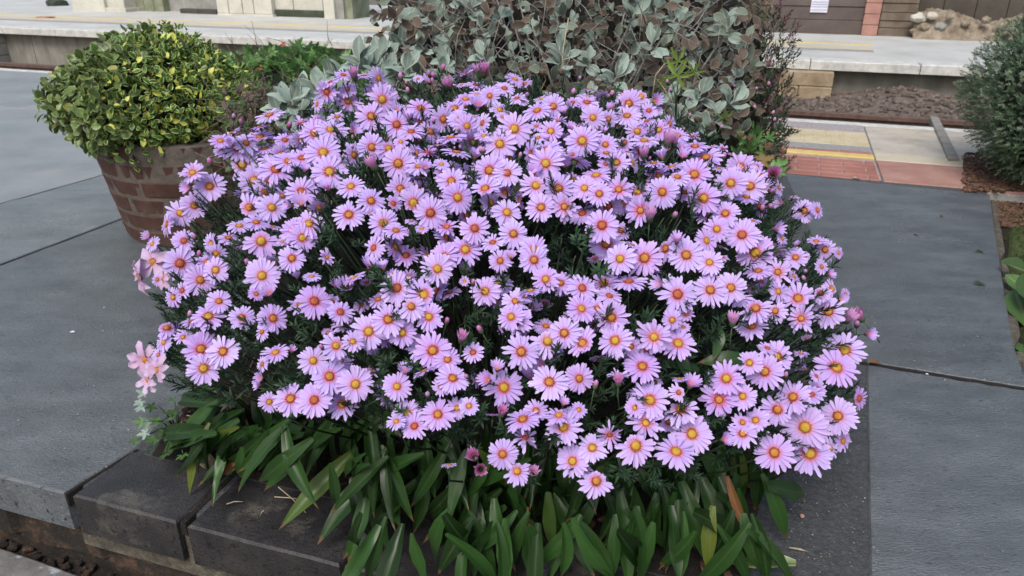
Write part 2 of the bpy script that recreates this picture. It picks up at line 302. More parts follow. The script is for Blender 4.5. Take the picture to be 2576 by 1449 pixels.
def blade(prof, cols=(-1, -0.5, 0, 0.5, 1), curl=0.0, fold=0.0, wave=0.0, side=0.0, seed=0):
    """leaf of unit length along +Y; prof = [(y, halfwidth)]"""
    rr = random.Random(seed); vs = []; mid = []; rad = []; nc = len(cols); ph = rr.uniform(0, 6)
    for y, hw in prof:
        zc = -curl*y*y; xo = side*y*y
        for c in cols:
            vs.append((c*hw+xo, y*(1-0.12*abs(curl)*y), zc+abs(c)*hw*fold+wave*math.sin(y*9+c*2+ph)*abs(c)*hw*2)); mid.append(abs(c)); rad.append(y)
    f = []
    for i in range(len(prof)-1):
        for j in range(nc-1):
            a = i*nc+j; f += [(a, a+1, a+1+nc), (a, a+1+nc, a+nc)]
    g = G(); g.add(vs, f, mid, rad); return g
OV = [(0, 0.015), (0.12, 0.1), (0.3, 0.24), (0.5, 0.29), (0.72, 0.24), (0.9, 0.12), (1.0, 0.01)]
RND = [(0, 0.02), (0.14, 0.15), (0.32, 0.31), (0.55, 0.36), (0.78, 0.28), (0.93, 0.13), (1.0, 0.01)]
LAN = [(0, 0.03), (0.1, 0.05), (0.28, 0.085), (0.48, 0.11), (0.65, 0.098), (0.8, 0.07), (0.92, 0.033), (1.0, 0.002)]
def lobed(lobes=5, seed=0, fold=0.25, spread=4.4, cut=0.35, slim=False):
    rr = random.Random(seed); vs = [(0, 0, 0)]; mid = [0]; f = []
    outline = []
    for i in range(lobes):
        a = (i/(lobes-1)-0.5)*spread; L = (1-0.18*abs(i-(lobes-1)/2))*rr.uniform(0.85, 1.1); st = spread/(lobes-1)
        for da, rl in ((-0.5, cut), (-0.3, 0.4), (-0.24, 0.52), (-0.22, 0.78), (-0.1, 0.66), (-0.06, 0.92), (0, 1.0), (0.06, 0.9), (0.1, 0.66), (0.22, 0.76), (0.24, 0.52), (0.3, 0.4)) if slim else ((-0.5, cut), (-0.36, 0.66), (-0.2, 0.62), (-0.16, 0.88), (-0.06, 0.8), (0, 1.0), (0.06, 0.8), (0.16, 0.88), (0.2, 0.62), (0.36, 0.66)):
            outline.append((a+da*st, L*rl*0.62, i))
    outline.append((spread/2+spread/(lobes-1)*0.5, cut*0.55, lobes))
    for a, r_, i in outline:
        vs.append((math.sin(a)*r_, math.cos(a)*r_+0.3, fold*r_*(0.3+0.5*math.cos(a*3.0))-0.35*r_*r_)); mid.append(r_*1.3)
    vs[0] = (0, 0.3, 0)
    for i in range(1, len(vs)-1): f.append((0, i+1, i))
    g = G(); g.add(vs, f, mid)
    o = [( -0.012, 0, -0.1), (0.012, 0, -0.1), (0.0, 0.3, 0.0)]; g.add(o, [(0, 1, 2)])
    return g
V_ov = [blade(OV, curl=c, fold=fo, wave=0.06, side=s, seed=i).pack() for i, (c, fo, s) in enumerate([(0.1, 0.25, 0), (0.3, 0.15, 0.05), (-0.15, 0.35, -0.06), (0.5, 0.3, 0.03), (0.0, 0.5, 0.08)])]
V_rnd = [blade(RND, curl=c, fold=fo, wave=0.1, side=s, seed=9+i).pack() for i, (c, fo, s) in enumerate([(0.15, 0.2, 0), (0.35, 0.3, 0.05), (-0.2, 0.15, -0.08), (0.5, 0.1, 0.03)])]
V_lan = [blade(LAN if i % 2 else [(y, h*(1.25-0.5*y)) for y, h in LAN], cols=(-1, -0.45, 0, 0.45, 1), curl=c, fold=fo, wave=wv, side=s, seed=30+i).pack() for i, (c, fo, s, wv) in enumerate([(0.2, 0.35, 0, .08), (0.42, 0.25, 0.12, .14), (0.3, 0.5, -0.15, .1), (0.55, 0.3, 0.06, .05), (0.1, 0.2, -0.08, .16), (0.35, 0.6, 0.18, .1), (0.5, 0.15, -0.2, .12), (0.25, 0.4, 0.25, .06)])]
V_lob = [lobed(5, i).pack() for i in range(3)]+[lobed(7, 5+i, spread=5.2).pack() for i in range(2)]
V_pal = [lobed(5, 40+i, spread=4.2, cut=0.12, slim=True).pack() for i in range(3)]
V_nar = [blade([(0, 0.03), (0.3, 0.07), (0.6, 0.075), (1, 0.004)], cols=(-1, 0, 1), curl=c, fold=0.3, seed=50+i).pack() for i, c in enumerate((0.1, -0.25, 0.4))]

def frame(pos, d, up, s=1.0, sx=None):
    """matrix with +Y along d, +Z near up"""
    y = Vector(d).normalized(); z = Vector(up) - y*Vector(up).dot(y)
    if z.length < 1e-4: z = y.orthogonal()
    z.normalize(); x = y.cross(z); sx = sx or s
    m = Matrix(((x.x*sx, y.x*s, z.x*s, pos[0]), (x.y*sx, y.y*s, z.y*s, pos[1]), (x.z*sx, y.z*s, z.z*s, pos[2]), (0, 0, 0, 1)))
    return m
def rv(s=1.0): return Vector(RS.normal(0, s, 3))
def place_leaves(root, leaves, matl, name='leaf', limit=300, cache={}):
    """leaves: [(variant list id, variant, matrix, rnd)] world space; nearest/largest become objects, the rest one stuff mesh"""
    inv = loc_of(root)
    def score(L):
        m = L[2]; p = m.translation; s = m.to_scale().y; z = (m.to_3x3() @ Vector((0, 0, 1))).normalized(); v = (CAM-p)
        return s/v.length*(0.25+abs(z.dot(v.normalized())))*L[4] if len(L) > 4 else s/v.length*(0.25+abs(z.dot(v.normalized())))
    leaves = sorted(leaves, key=lambda L: -score(L))
    g = G()
    for i, L in enumerate(leaves):
        vs, k, m, r = L[:4]; ml = L[5] if len(L) > 5 else matl
        if i < limit:
            key = (vs, k, ml.name)
            if key not in cache: cache[key] = mesh(name, VARS[vs][k], ml)
            obj(name, cache[key], root, inv @ m)
        else:
            g.inst(VARS[vs][k], inv @ m, r, mi=(ml != matl)*1)
    if g.v: obj(name+'_mass', mesh(name+'_mass', g, [matl]+[L[5] for L in leaves if len(L) > 5][:1]), root, kind='stuff')
VARS = {'pal': V_pal, 'ov': V_ov, 'rnd': V_rnd, 'lan': V_lan, 'lob': V_lob, 'nar': V_nar}

# ================================================================= GROUND AND PLATFORMS
UA = Vector((0.943, -0.332)).normalized(); NA = Vector((0.332, 0.943)).normalized()   # along and across the railway
def un(u, n): return (UA*u+NA*n)
def nn(x, y, z=0): p = at(x, y, z); return Vector((p.x, p.y)).dot(NA)
def uu(x, y, z=0): p = at(x, y, z); return Vector((p.x, p.y)).dot(UA)
def strip(u0, u1, n0, n1): return [un(u0, n0), un(u1, n0), un(u1, n1), un(u0, n1)]
g = G(); g.add([(-90, -40, -0.75), (90, -40, -0.75), (90, 160, -0.75), (-90, 160, -0.75)], [(0, 1, 2), (0, 2, 3)])
obj('ground', mesh('ground', g, M['brownstone']), kind='structure')
N_edge = nn(2000, 299); N_tac1 = nn(2000, 322); N_tac0 = nn(2000, 356); N_gr0 = nn(2000, 369); N_yl1 = nn(2000, 376); N_yl0 = nn(2000, 384); N_red0 = nn(2000, 437)
U_L, U_R = -9.0, 9.0; U_seam = uu(2190, 370); U_P = uu(1250, 330)
# front line of the coping
F0 = at(165, 1241); F1 = at(824, 1413); FD = Vector((F1.x-F0.x, F1.y-F0.y)).normalized(); FN = Vector((-FD.y, FD.x))
def fl(s, n=0.0): return Vector((F0.x, F0.y))+FD*s+FN*n
def poly_at(pts, z=0.0): return [Vector((at(x, y, z).x, at(x, y, z).y)) for x, y in pts]
GR = [rock(i, 1, 0.7, 0.25) for i in range(5)]
# base platform body under everything at z 0
pav = obj('pavement', None, None, None, kind='structure')
_q = poly_at([(2490, 490), (2512, 640), (2548, 860)]); _tr = un(_q[0].dot(UA), N_red0+0.02)
g = G(); prism([fl(-3.0, 0.03), fl(1.9, 0.03), Vector((0.98, 0.85)), _q[2]+Vector((-0.01, 0)), _q[1]+Vector((-0.01, 0)), _q[0]+Vector((-0.01, 0)), _tr, un(U_L, N_red0+0.02), un(U_L-1, N_red0-1.5)], -0.12, -0.0035, 0.004, g)
obj('asphalt_surface', mesh('asphalt_surface', g, M['asphalt']), pav)
# left slabs: joint through (275,562)-(0,665)
JL = poly_at([(0, 665), (275, 562)]); jd = (JL[1]-JL[0]).normalized(); jn = Vector((-jd.y, jd.x))
def wob(a, b, k, amp, seed):
    rr = random.Random(seed); return [a+(b-a)*i/k+Vector((rr.uniform(-amp, amp), rr.uniform(-amp, amp))) for i in range(1, k)]
def meet(p, d):   # where the joint line reaches the kerb line
    q = Vector((F0.x, F0.y)); den = d.cross(FD); return p+d*((q-p).cross(FD)/den)
b0 = JL[1]+jd*0.40-jn*0.007; a0 = meet(JL[0]-jn*0.007, jd)
b1 = JL[1]+jd*0.40+jn*0.007; a1 = meet(JL[0]+jn*0.007, jd)
SL = poly_at([(163, 1240), (346, 1128)])
g = prism([a0]+[fl(-0.004)]+[SL[1]+FD*(-0.004)]+[Vector((-0.705, 1.5)), Vector((-0.63, 2.0)), Vector((-0.8, 2.45)), b0]+list(reversed(wob(a0, b0, 22, 0.004, 3))), -0.085, 0.0, 0.004)
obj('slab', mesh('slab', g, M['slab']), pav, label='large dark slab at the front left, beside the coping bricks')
cr = poly_at([(-420, 640), (0, 512), (150, 470), (300, 428), (420, 418), (600, 400)])
crk = [cr[0]]
for a, b in zip(cr[:-1], cr[1:]): crk += wob(a, b, 5, 0.006, int(a.x*100) % 97)+[b]
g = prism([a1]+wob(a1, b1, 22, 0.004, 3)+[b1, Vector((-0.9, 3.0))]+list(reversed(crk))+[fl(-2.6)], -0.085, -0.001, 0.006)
obj('slab', mesh('slab', g, M['slab_mid_lit']), pav, label='middle slab on the left, ending at the brick tub')
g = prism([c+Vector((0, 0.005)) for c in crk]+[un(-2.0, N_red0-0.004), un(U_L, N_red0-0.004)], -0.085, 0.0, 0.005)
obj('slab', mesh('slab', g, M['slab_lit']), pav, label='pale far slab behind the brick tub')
# right slabs
Q = {k: poly_at([v])[0] for k, v in dict(tl=(1975, 437), tr=(2490, 490), j1=(2180, 908), j2=(2576, 972), r1=(2512, 640), r2=(2548, 860), b1=(2190, 1500), tlm=(2135, 520)).items()}
rd = (Q['r2']-Q['tr']).normalized()
g = prism([Q['tl'], Q['j1']]+wob(Q['j1'], Q['j2'], 14, 0.003, 8)+[Q['j2']+Vector((0.01, 0)), Q['r2'], Q['r1'], Q['tr']], -0.1, 0.0, 0.003)
obj('slab', mesh('slab', g, M['slab']), pav, label='dark slab at the far right of the aster bush')
jd2 = (Q['j2']-Q['j1']).normalized(); o2 = Vector((jd2.y, -jd2.x))*0.019
g = prism([Q['j1']+o2, Q['b1'], Q['b1']+Vector((0.6, -0.25)), Vector((1.02, 0.9)), Q['j2']+o2+Vector((0.01, 0))]+list(reversed(wob(Q['j1']+o2, Q['j2']+o2, 14, 0.003, 8))), -0.1, 0.0, 0.003)
obj('slab', mesh('slab', g, M['slab']), pav, label='dark slab at the near right corner')

g = G()
def jfill(a, b, w_=0.018): d_ = (b-a).normalized(); n_ = Vector((-d_.y, d_.x))*w_; prism([a-n_, b-n_, b+n_, a+n_], -0.03, -0.0015, 0.001, g)
jfill(Q['j1']-jd2*0.05+o2*0.5, Q['j2']+o2*0.5, 0.008); jfill(meet(JL[0], jd), JL[1]+jd*0.3, 0.0055); jfill(SL[1], fl(-0.002), 0.004); jfill(fl(((at(446, 1324).xy-F0.xy).dot(FD)), 0.004), fl(((at(446, 1324).xy-F0.xy).dot(FD)), 0.14), 0.006)
for a, b in zip(cr[:-1], cr[1:]): jfill(a+Vector((0, 0.0025)), b+Vector((0, 0.0025)), 0.002)
obj('joint_dirt', mesh('joint_dirt', g, M['soil']), pav)
g = G()
for i in range(520):
    x, y = RS.uniform(1965, 2215), RS.uniform(500, 1449); p = at(x, y, 0.0); q_ = RS.uniform(0.0006, 0.0019)
    if i % 9 == 0: p = at(RS.uniform(2200, 2540), y, 0.001)
    g.inst(GR[i % 5], Matrix.Translation(p) @ Matrix.Rotation(i, 4, 'Z') @ Matrix.Scale(q_, 4), mi=int(i % 30 == 0))
for i in range(60):
    p = at(RS.uniform(0, 330), RS.uniform(640, 1190), 0.001); g.inst(GR[i % 5], Matrix.Translation(p) @ Matrix.Scale(RS.uniform(0.001, 0.0024), 4), mi=int(i % 7 == 0))
obj('grit', mesh('grit', g, [M['kerb'], M['worn']], False), pav, kind='stuff')
# near platform strips
plat = obj('platform', None, None, None, kind='structure')
def sheet(name, u0, u1, n0, n1, z, m, par=plat, th=0.05, **k): return obj(name, mesh(name, prism(strip(u0, u1, n0, n1), z-th, z, 0.003), m), par, **k)
sheet('bedding', U_L, U_R, N_red0, N_edge-0.05, -0.01, M['grey_strip'], th=0.6)
sheet('paver_bed', U_P, U_seam, N_red0+0.001, N_yl0-0.002, -0.006+0.002, M['red_joint'])
sheet('paver_bed', U_P, U_seam, N_yl1+0.002, N_gr0-0.002, -0.004, M['red_joint'])
g = G(); zz = 0.0; bl, bw = 0.2, 0.07
un_ = lambda u, n: un(u, n)
n_ = N_red0+0.004; row = 0
while n_ < N_gr0-0.02:
    if not (N_yl0-bw+0.012 < n_ < N_yl1+0.002):
        u_ = uu(1500, 400)+ (row % 2)*0.1
        while u_ < U_seam-0.02:
            dz = RS.uniform(-0.0015, 0.0015); L = min(bl-0.008, U_seam-u_-0.01)
            prism([un(u_, n_), un(u_+L, n_), un(u_+L, n_+min(bw-0.01, N_gr0-n_-0.004)), un(u_, n_+min(bw-0.01, N_gr0-n_-0.004))], -0.03, 0.001+dz, 0.003, g); u_ += bl
    n_ += bw; row += 1
obj('red_pavers', mesh('red_pavers', g, M['red_brick'], False), plat, kind='stuff')
sheet('yellow_line', U_P, U_seam, N_yl0, N_yl1, 0.003, M['yellow_line'])
sheet('grey_band', U_P, U_seam, N_gr0+0.001, N_tac0-0.001, 0.0, M['grey_strip'])
sheet('tactile_band', U_P, U_seam, N_tac0, N_tac1, 0.0, M['tactile'])
sheet('aggregate_band', U_P, U_seam, N_tac1+0.002, N_edge-0.072, 0.0, M['gravelly'])
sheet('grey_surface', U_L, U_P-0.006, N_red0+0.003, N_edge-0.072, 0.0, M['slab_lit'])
sheet('platform_edge', U_L, U_seam+1.2, N_edge-0.07, N_edge, 0.003, M['edge_white'], th=0.09)
# tactile blisters
g = G(); dome = rock(1, 1, 0.2, 0.0); nb = N_tac0+0.04
while nb < N_tac1-0.02:
    ub = uu(1850, 350)
    while ub < U_seam-0.03:
        p = un(ub, nb); g.inst(dome, Matrix.Translation((p.x, p.y, 0.0)) @ Matrix.Scale(0.014, 4)); ub += 0.066
    nb += 0.066
obj('tactile_studs', mesh('tactile_studs', g, M['tactile']), plat, kind='stuff')
# worn right-hand part
sheet('worn_surface', U_seam+0.006, U_R, N_gr0, N_edge-0.072, 0.0, M['worn'])
sheet('worn_yellow_band', U_seam+0.006, U_seam+1.35, N_yl0-0.02, N_gr0-0.006, 0.0015, M['farsand'])
sheet('worn_red_surface', U_seam+0.006, U_R, N_red0+0.002, N_yl0-0.026, 0.0, M['worn_red'])
# diagonal raised strip
dp = poly_at([(2338, 300), (2360, 300), (2412, 406), (2385, 406)])
obj('raised_strip', mesh('raised_strip', prism(dp, -0.02, 0.016, 0.004), M['kerb']), plat)
# track bed
N_far = nn(2000, 150); ZT = -0.47
trk = obj('track_bed', None, None, None, kind='structure')
sheet('bed_floor', -12, 12, N_edge-0.02, N_far+0.3, ZT, M['ballast'], trk, th=0.1)
vr = [rock(i, 1, 0.75, 0.25) for i in range(8)]; g = G()
for i in range(5200):
    u_ = RS.uniform(-5.5, 5.5); n_ = RS.uniform(N_edge+1.0, N_far-0.02); t = (n_-(N_far-1.1))/1.1
    z_ = ZT+0.01+max(0, t)*0.1*(1+0.6*math.sin(u_*1.9+1.0)) + (0.17*max(0, t)*math.exp(-((u_-uu(2280, 240, -0.4))/0.55)**2))
    p = un(u_, n_); s_ = RS.uniform(0.016, 0.034)
    g.inst(vr[i % 8], Matrix.Translation((p.x, p.y, z_)) @ Matrix.Rotation(RS.uniform(0, 6.28), 4, 'Z') @ Matrix.Rotation(RS.uniform(0, 3), 4, 'X') @ Matrix.Scale(s_, 4))
obj('ballast', mesh('ballast', g, M['ballast'], False), trk, kind='stuff')
# mound base under the ballast
g = G(); gu, gn = 60, 8; vs = []
for i in range(gu+1):
    for j in range(gn+1):
        u_ = -6+12*i/gu; n_ = N_far-1.3+1.3*j/gn; t = (n_-(N_far-1.1))/1.1
        z_ = ZT+0.004+max(0, t)*0.1*(1+0.6*math.sin(u_*1.9+1.0))+(0.17*max(0, t)*math.exp(-((u_-uu(2280, 240, -0.4))/0.55)**2)); p = un(u_, n_); vs.append((p.x, p.y, z_))
f = []
for i in range(gu):
    for j in range(gn): a = i*(gn+1)+j; f += [(a, a+gn+1, a+gn+2), (a, a+gn+2, a+1)]
g.add(vs, f); obj('earth_bank', mesh('earth_bank', g, M['ballast']), trk)
# rails
def rail(n0, lab):
    r = thing('rail', (0, 0, 0), lab, 'rail', 'rails of the track'); g = G()
    for (w_, z0, z1) in ((0.12, ZT+0.03, ZT+0.045), (0.016, ZT+0.045, ZT+0.135), (0.066, ZT+0.135, ZT+0.17)):
        prism(strip(-11, 11, n0-w_/2, n0+w_/2), z0, z1, 0.003, g)
    obj('rail_body', mesh('rail_body', g, M['rail'], False), r); return r
N_rail = nn(2000, 277, ZT+0.17)
rail(N_rail, 'rusty brown rail beyond the platform edge, the farther one'); rail(N_rail-1.435, 'rail hidden close under the platform edge, the nearer one')
# far platform
fp = obj('far_platform', None, None, None, kind='structure')
N_b = nn(2000, 84)
sheet('far_surface', -16, 12, N_far+0.19, N_b+3.0, 0.0, M['farplat'], fp, th=0.05)
sheet('far_body', -16, 12, N_far+0.24, N_b+3.0, -0.052, M['conc'], fp, th=0.6)
ny0, ny1 = nn(2000, 113), nn(2000, 104.5)
sheet('sand_band', -16, uu(2190, 110), nn(2000, 119), nn(2000, 112), 0.003, M['farsand'], fp, th=0.01)
sheet('brown_band', -16, uu(2190, 118), nn(2000, 125), nn(2000, 119.5), 0.003, M['grey_strip'], fp, th=0.01)
sheet('far_yellow_line', -16, uu(2190, 106), nn(2000, 107), nn(2000, 104.5), 0.004, M['yellow_line'], fp, th=0.01)
us = np.arange(-16, 12, 0.9)
for i, u_ in enumerate(us):
    o = obj('coping_stone', mesh('coping_stone', prism(strip(u_+0.004, u_+0.896, N_far-0.04, N_far+0.185), -0.075, 0.004+0.002*(i % 3), 0.008), M['edge_white']), fp)
w_m = M['conc']
for i, u_ in enumerate(np.arange(-16, 12, 2.2)):
    obj('wall_panel', mesh('wall_panel', prism(strip(u_+0.005, u_+2.195, N_far+0.10, N_far+0.23), -0.7, -0.078, 0.004), w_m), fp)
def pier(px, py, w_, m, lab, grp='stone piers under the far platform'):
    t = thing('stone_pier', (0, 0, 0), lab, 'pier', grp); u0 = uu(px, py); z = -0.66; k = 0
    hs = [0.16, 0.14, 0.15, 0.13]; 
    for h in hs:
        cuts = [0, w_] if k % 2 else [0, w_*0.38, w_]
        for a, b in zip(cuts[:-1], cuts[1:]):
            obj('stone', mesh('stone', prism(strip(u0+a+0.004, u0+b-0.004, N_far-0.13+0.006*(k % 2), N_far+0.095), z+0.004, z+h-0.004, 0.008), m), t)
        z += h; k += 1
    obj('mortar', mesh('mortar', prism(strip(u0+0.01, u0+w_-0.01, N_far-0.11, N_far+0.09), -0.66, z-0.008, 0.002), M['mortar']), t); return t
pier(1968, 148, 0.46, M['pier'], 'sandstone block pier under the far platform, right of the bushes')
pier(-75, 62, 0.62, M['greyblock'], 'grey block pier under the far platform, at the left edge')

# ================================================================= BUILDINGS BEHIND (each thing its own)
def wallbox(th, name, px0, px1, n0, depth, z0, z1, m, bev=0.004, kind=None, label=None, py=40):
    u0, u1 = uu_at_n(px0, n0), uu_at_n(px1, n0)
    o = obj(name, mesh(name, prism(strip(u0, u1, n0, n0+depth), z0, z1, bev), m), th)
    if label: o['label'] = label
    return o
def uu_at_n(px, n0):
    # where the sight line of column px crosses the line n=n0 (height ignored)
    d = Vector((ray(px, 40).x, ray(px, 40).y)); k = n0/d.dot(NA); return (d*k).dot(UA)
# left: cream kiosks
NB = N_b+0.05
t = thing('cream_kiosk', (0, 0, 0), 'cream painted kiosk with a rust streak, furthest left on the far platform', 'kiosk')
wallbox(t, 'wall', 188, 268, NB, 0.8, 0.0, 1.6, M['cream']); wallbox(t, 'plinth', 186, 319, NB+0.01, 0.7, 0.0, 0.06, M['cream']); wallbox(t, 'side_wall', 270, 318, NB+0.06, 0.7, 0.0, 1.6, M['cream'])
t = thing('mossy_wall', (0, 0, 0), 'green stained stone wall between the cream kiosks', 'wall')
for i in range(4): wallbox(t, 'stone', 320+i*24, 343+i*24, NB+0.3+0.01*(i % 2), 0.3, 0.0, 1.5, M['greenstone'])
t = thing('low_kerb', (0, 0, 0), 'low dark kerb at the foot of the mossy wall', 'kerb')
wallbox(t, 'kerb_stone', 455, 500, NB+0.12, 0.12, 0.0, 0.07, M['darkpanel']); wallbox(t, 'kerb_stone', 501, 546, NB+0.12, 0.12, 0.0, 0.07, M['darkpanel'])
t = thing('back_wall', (0, 0, 0), 'pale grey back wall above the low kerb', 'wall'); wallbox(t, 'wall', 416, 548, NB+0.45, 0.2, 0.0, 1.6, M['greyblock'])
t = thing('panelled_kiosk', (0, 0, 0), 'cream panelled kiosk with a mossy base, left of the silver shrub', 'kiosk')
for a, b in ((549, 577), (579, 612), (614, 640), (642, 686)): wallbox(t, 'panel', a, b, NB+0.02, 0.6, 0.035, 1.6, M['cream'])
wallbox(t, 'sill', 548, 687, NB, 0.6, 0.0, 0.03, M['cream'])
wallbox(t, 'white_wall', 689, 740, NB+0.12, 0.5, 0.1, 1.6, M['cream']); wallbox(t, 'white_wall', 742, 814, NB+0.12, 0.5, 0.1, 1.6, M['cream'])
wallbox(t, 'mossy_base', 689, 814, NB+0.08, 0.5, 0.0, 0.098, M['darkgreen'])
wallbox(t, 'pilaster', 816, 842, NB-0.06, 0.5, 0.0, 1.6, M['cream']); wallbox(t, 'pilaster', 843, 866, NB-0.02, 0.5, 0.0, 1.6, M['greyblock']); wallbox(t, 'pilaster', 867, 888, NB+0.02, 0.5, 0.0, 1.6, M['greenstone'])
# right: brown boarded building
t = thing('boarded_building', (0, 0, 0), 'dark brown boarded building with pink brick pier behind the far platform', 'building')
zb = 0.0
for i, h in enumerate((0.16, 0.15, 0.17, 0.2, 0.3, 0.4, 0.5)):
    wallbox(t, 'board', 1700, 2172, NB-0.0+0.012*(i % 2), 0.3, zb+0.003, zb+h-0.003, M['brown']); zb += h
zb = 0.0
for i in range(12):
    wallbox(t, 'pink_brick', 2174, 2214, NB-0.05, 0.3, zb+0.006, zb+0.115, M['pinkbrick']); zb += 0.12
wallbox(t, 'brick_joint', 2176, 2212, NB-0.03, 0.25, 0.0, 1.44, M['cream'])
zb = 0.0
for i, h in enumerate((0.09, 0.08, 0.09, 0.1, 0.5, 0.6)):
    wallbox(t, 'brown_stone', 2216, 2306, NB-0.02+0.01*(i % 2), 0.3, zb+0.004, zb+h-0.004, M['brownstone']); zb += h
for a, b in ((2308, 2368), (2370, 2450), (2452, 2530), (2532, 2640), (2642, 2760)): wallbox(t, 'panel', a, b, NB+0.35, 0.2, 0.0, 1.6, M['darkpanel'])
# notice fixed on the boards
t2 = thing('notice', (0, 0, 0), 'small white notice with pale lilac stripes on the brown boards', 'notice')
def facebox(th, name, px0, px1, n0, z0, z1, th_, m):
    u0, u1 = uu_at_n(px0, n0), uu_at_n(px1, n0); return obj(name, mesh(name, prism(strip(u0, u1, n0-th_, n0), z0, z1, 0.001), m), th)
dN = (Vector((at(2058, 30).x, at(2058, 30).y))).length
def z_at(px, py, n0):
    r = ray(px, py); k = n0/Vector((r.x, r.y)).dot(NA); return CH+r.z*k
facebox(t2, 'sheet', 2036, 2079, NB-0.002, z_at(2058, 31, NB), z_at(2058, -20, NB), 0.006, M['notice'])
for y_ in (4, 10, 16, 24): facebox(t2, 'stripe', 2037, 2078, NB-0.008, z_at(2058, y_+1.6, NB), z_at(2058, y_, NB), 0.003, M['notice_ink'])
# rubble bank
t = thing('rubble_bank', (0, 0, 0), 'bank of rubble and earth against the dark panels, top right', 'rubble bank')
g = G(); vs = []; gu, gn = 50, 10; ua, ub = uu_at_n(2302, NB-0.1), uu_at_n(2700, NB-0.1)
for i in range(gu+1):
    for j in range(gn+1):
        a = i/gu; b = j/gn; p = un(ua+(ub-ua)*a, NB-0.28+0.6*b); hh = 0.3*min(1, b*2.2)*(0.75+0.2*math.sin(a*9))+RS.uniform(-0.022, 0.022)*(b > 0)
        vs.append((p.x, p.y, 0.002+max(0, hh)))
f = []
for i in range(gu):
    for j in range(gn): a = i*(gn+1)+j; f += [(a, a+gn+1, a+gn+2), (a, a+gn+2, a+1)]
g.add(vs, f); obj('earth', mesh('earth', g, M['rubble'], False), t)
for i, (px, py, s_) in enumerate([(2310, 45, 0.10), (2322, 68, 0.09), (2345, 40, 0.08), (2365, 68, 0.085), (2390, 44, 0.06), (2430, 60, 0.06), (2480, 50, 0.07), (2520, 66, 0.06), (2340, 75, 0.06), (2300, 78, 0.06)]):
    r = ray(px, py); k = (NB-0.16)/Vector((r.x, r.y)).dot(NA); p = CAM+r*k
    obj('rock', mesh('rock', rock(40+i, 2, 0.7, 0.18), M['greyblock'] if i in (3,) else M['palerock'] if i in (0, 2) else M['rubble'], False), t, Matrix.Translation(p) @ Matrix.Rotation(i*1.3, 4, 'Z') @ Matrix.Scale(s_*0.8, 4))
# loose things on the far platform
def one(name, me, mtx, label, cat, group=None):
    o = obj(name, me, None, mtx); o['label'] = label; o['category'] = cat
    if group: o['group'] = group
    return o
p = at(146, 14); one('boulder', mesh('boulder', rock(77, 2, 0.55, 0.15), M['darkgreen'], False), Matrix.Translation((p.x, p.y, 0.03)) @ Matrix.Scale(0.2, 4), 'dark green boulder on the far platform, left of the cream kiosk', 'boulder')
p = at(112, 45); one('leaf_litter', mesh('leaf_litter', rock(78, 2, 0.12, 0.25), M['pinkbrick'], False), Matrix.Translation((p.x, p.y, 0.01)) @ Matrix.Diagonal((0.14, 0.1, 0.1, 1)), 'dark red clump of leaves lying on the far platform, upper left', 'leaves')

# ================================================================= PLANTER KERB, BED, LOWER PAVEMENT
t = thing('planter_kerb', (F0.x, F0.y, 0), 'kerb of dark coping bricks round the front of the flower bed', 'kerb'); inv = loc_of(t)
S = lambda p: (Vector((p.x, p.y))-Vector((F0.x, F0.y))).dot(FD)
s1 = S(at(180, 1247)); s2 = S(at(437, 1318)); s3 = S(at(456, 1330)); s4 = S(at(862, 1418)); DB = 0.142
def shift(me, mtx): me.transform(mtx); return me
for k, (a, b, sk) in enumerate(((s1, s2, 0.0), (s3+0.002, s4-0.004, 0.0), (s4+0.02, s4+0.30, 0), (s4+0.315, s4+0.60, 0), (s4+0.615, s4+0.75, 0))):
    pts = [fl(a, 0)]+wob(fl(a, 0), fl(b, 0), 5, 0.0015, k)+[fl(b, 0), fl(b+0.004, DB*0.5), fl(b, DB), fl(a+0.003, DB)]
    obj('coping_brick', shift(mesh('coping_brick', prism(pts, -0.088, 0.0-0.002*(k % 2), 0.004), M['coping']), inv), t)
g = G(); prism([fl(s1-0.02, 0.012), fl(s4+0.75, 0.012), fl(s4+0.75, DB-0.01), fl(s1-0.02, DB-0.01)], -0.13, -0.016, 0.003, g)
obj('mortar', shift(mesh('mortar', g, M['mortar']), inv), t)
t = thing('retaining_wall', (F0.x, F0.y, -0.2), 'dirty crumbling brickwork under the slab and coping bricks, bottom left', 'wall'); inv = loc_of(t)
sx = -2.2; k = 0
while sx < 1.5:
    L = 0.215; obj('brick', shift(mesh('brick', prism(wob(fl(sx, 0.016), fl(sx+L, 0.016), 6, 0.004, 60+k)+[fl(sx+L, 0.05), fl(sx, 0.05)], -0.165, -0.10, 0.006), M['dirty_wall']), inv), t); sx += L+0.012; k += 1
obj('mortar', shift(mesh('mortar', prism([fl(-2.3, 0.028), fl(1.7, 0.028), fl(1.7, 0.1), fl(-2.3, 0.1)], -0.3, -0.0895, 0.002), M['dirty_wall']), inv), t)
lo = obj('lower_pavement', None, None, None, kind='structure')
pe0, pe1 = at(0, 1372, -0.17), at(230, 1452, -0.17); ed = Vector((pe1.x-pe0.x, pe1.y-pe0.y)).normalized(); e0 = Vector((pe0.x, pe0.y))
sx = -2.0
for k in range(6):
    L = 0.6; a, b = e0+ed*(sx), e0+ed*(sx+L-0.01); nrm = Vector((ed.y, -ed.x))
    obj('flagstone', mesh('flagstone', prism([b, *reversed(wob(a, b, 6, 0.003, 80+k)), a, a+nrm*0.7, b+nrm*0.7], -0.26, -0.17, 0.006), M['lower']), lo); sx += L
obj('gutter', mesh('gutter', prism([e0-ed*2+Vector((0, 0.2)), e0+ed*2+Vector((0, 0.2)), e0+ed*2+nrm*2.5, e0-ed*2+nrm*2.5], -0.4, -0.205, 0.003), M['dirty_wall']), lo)
g = G()
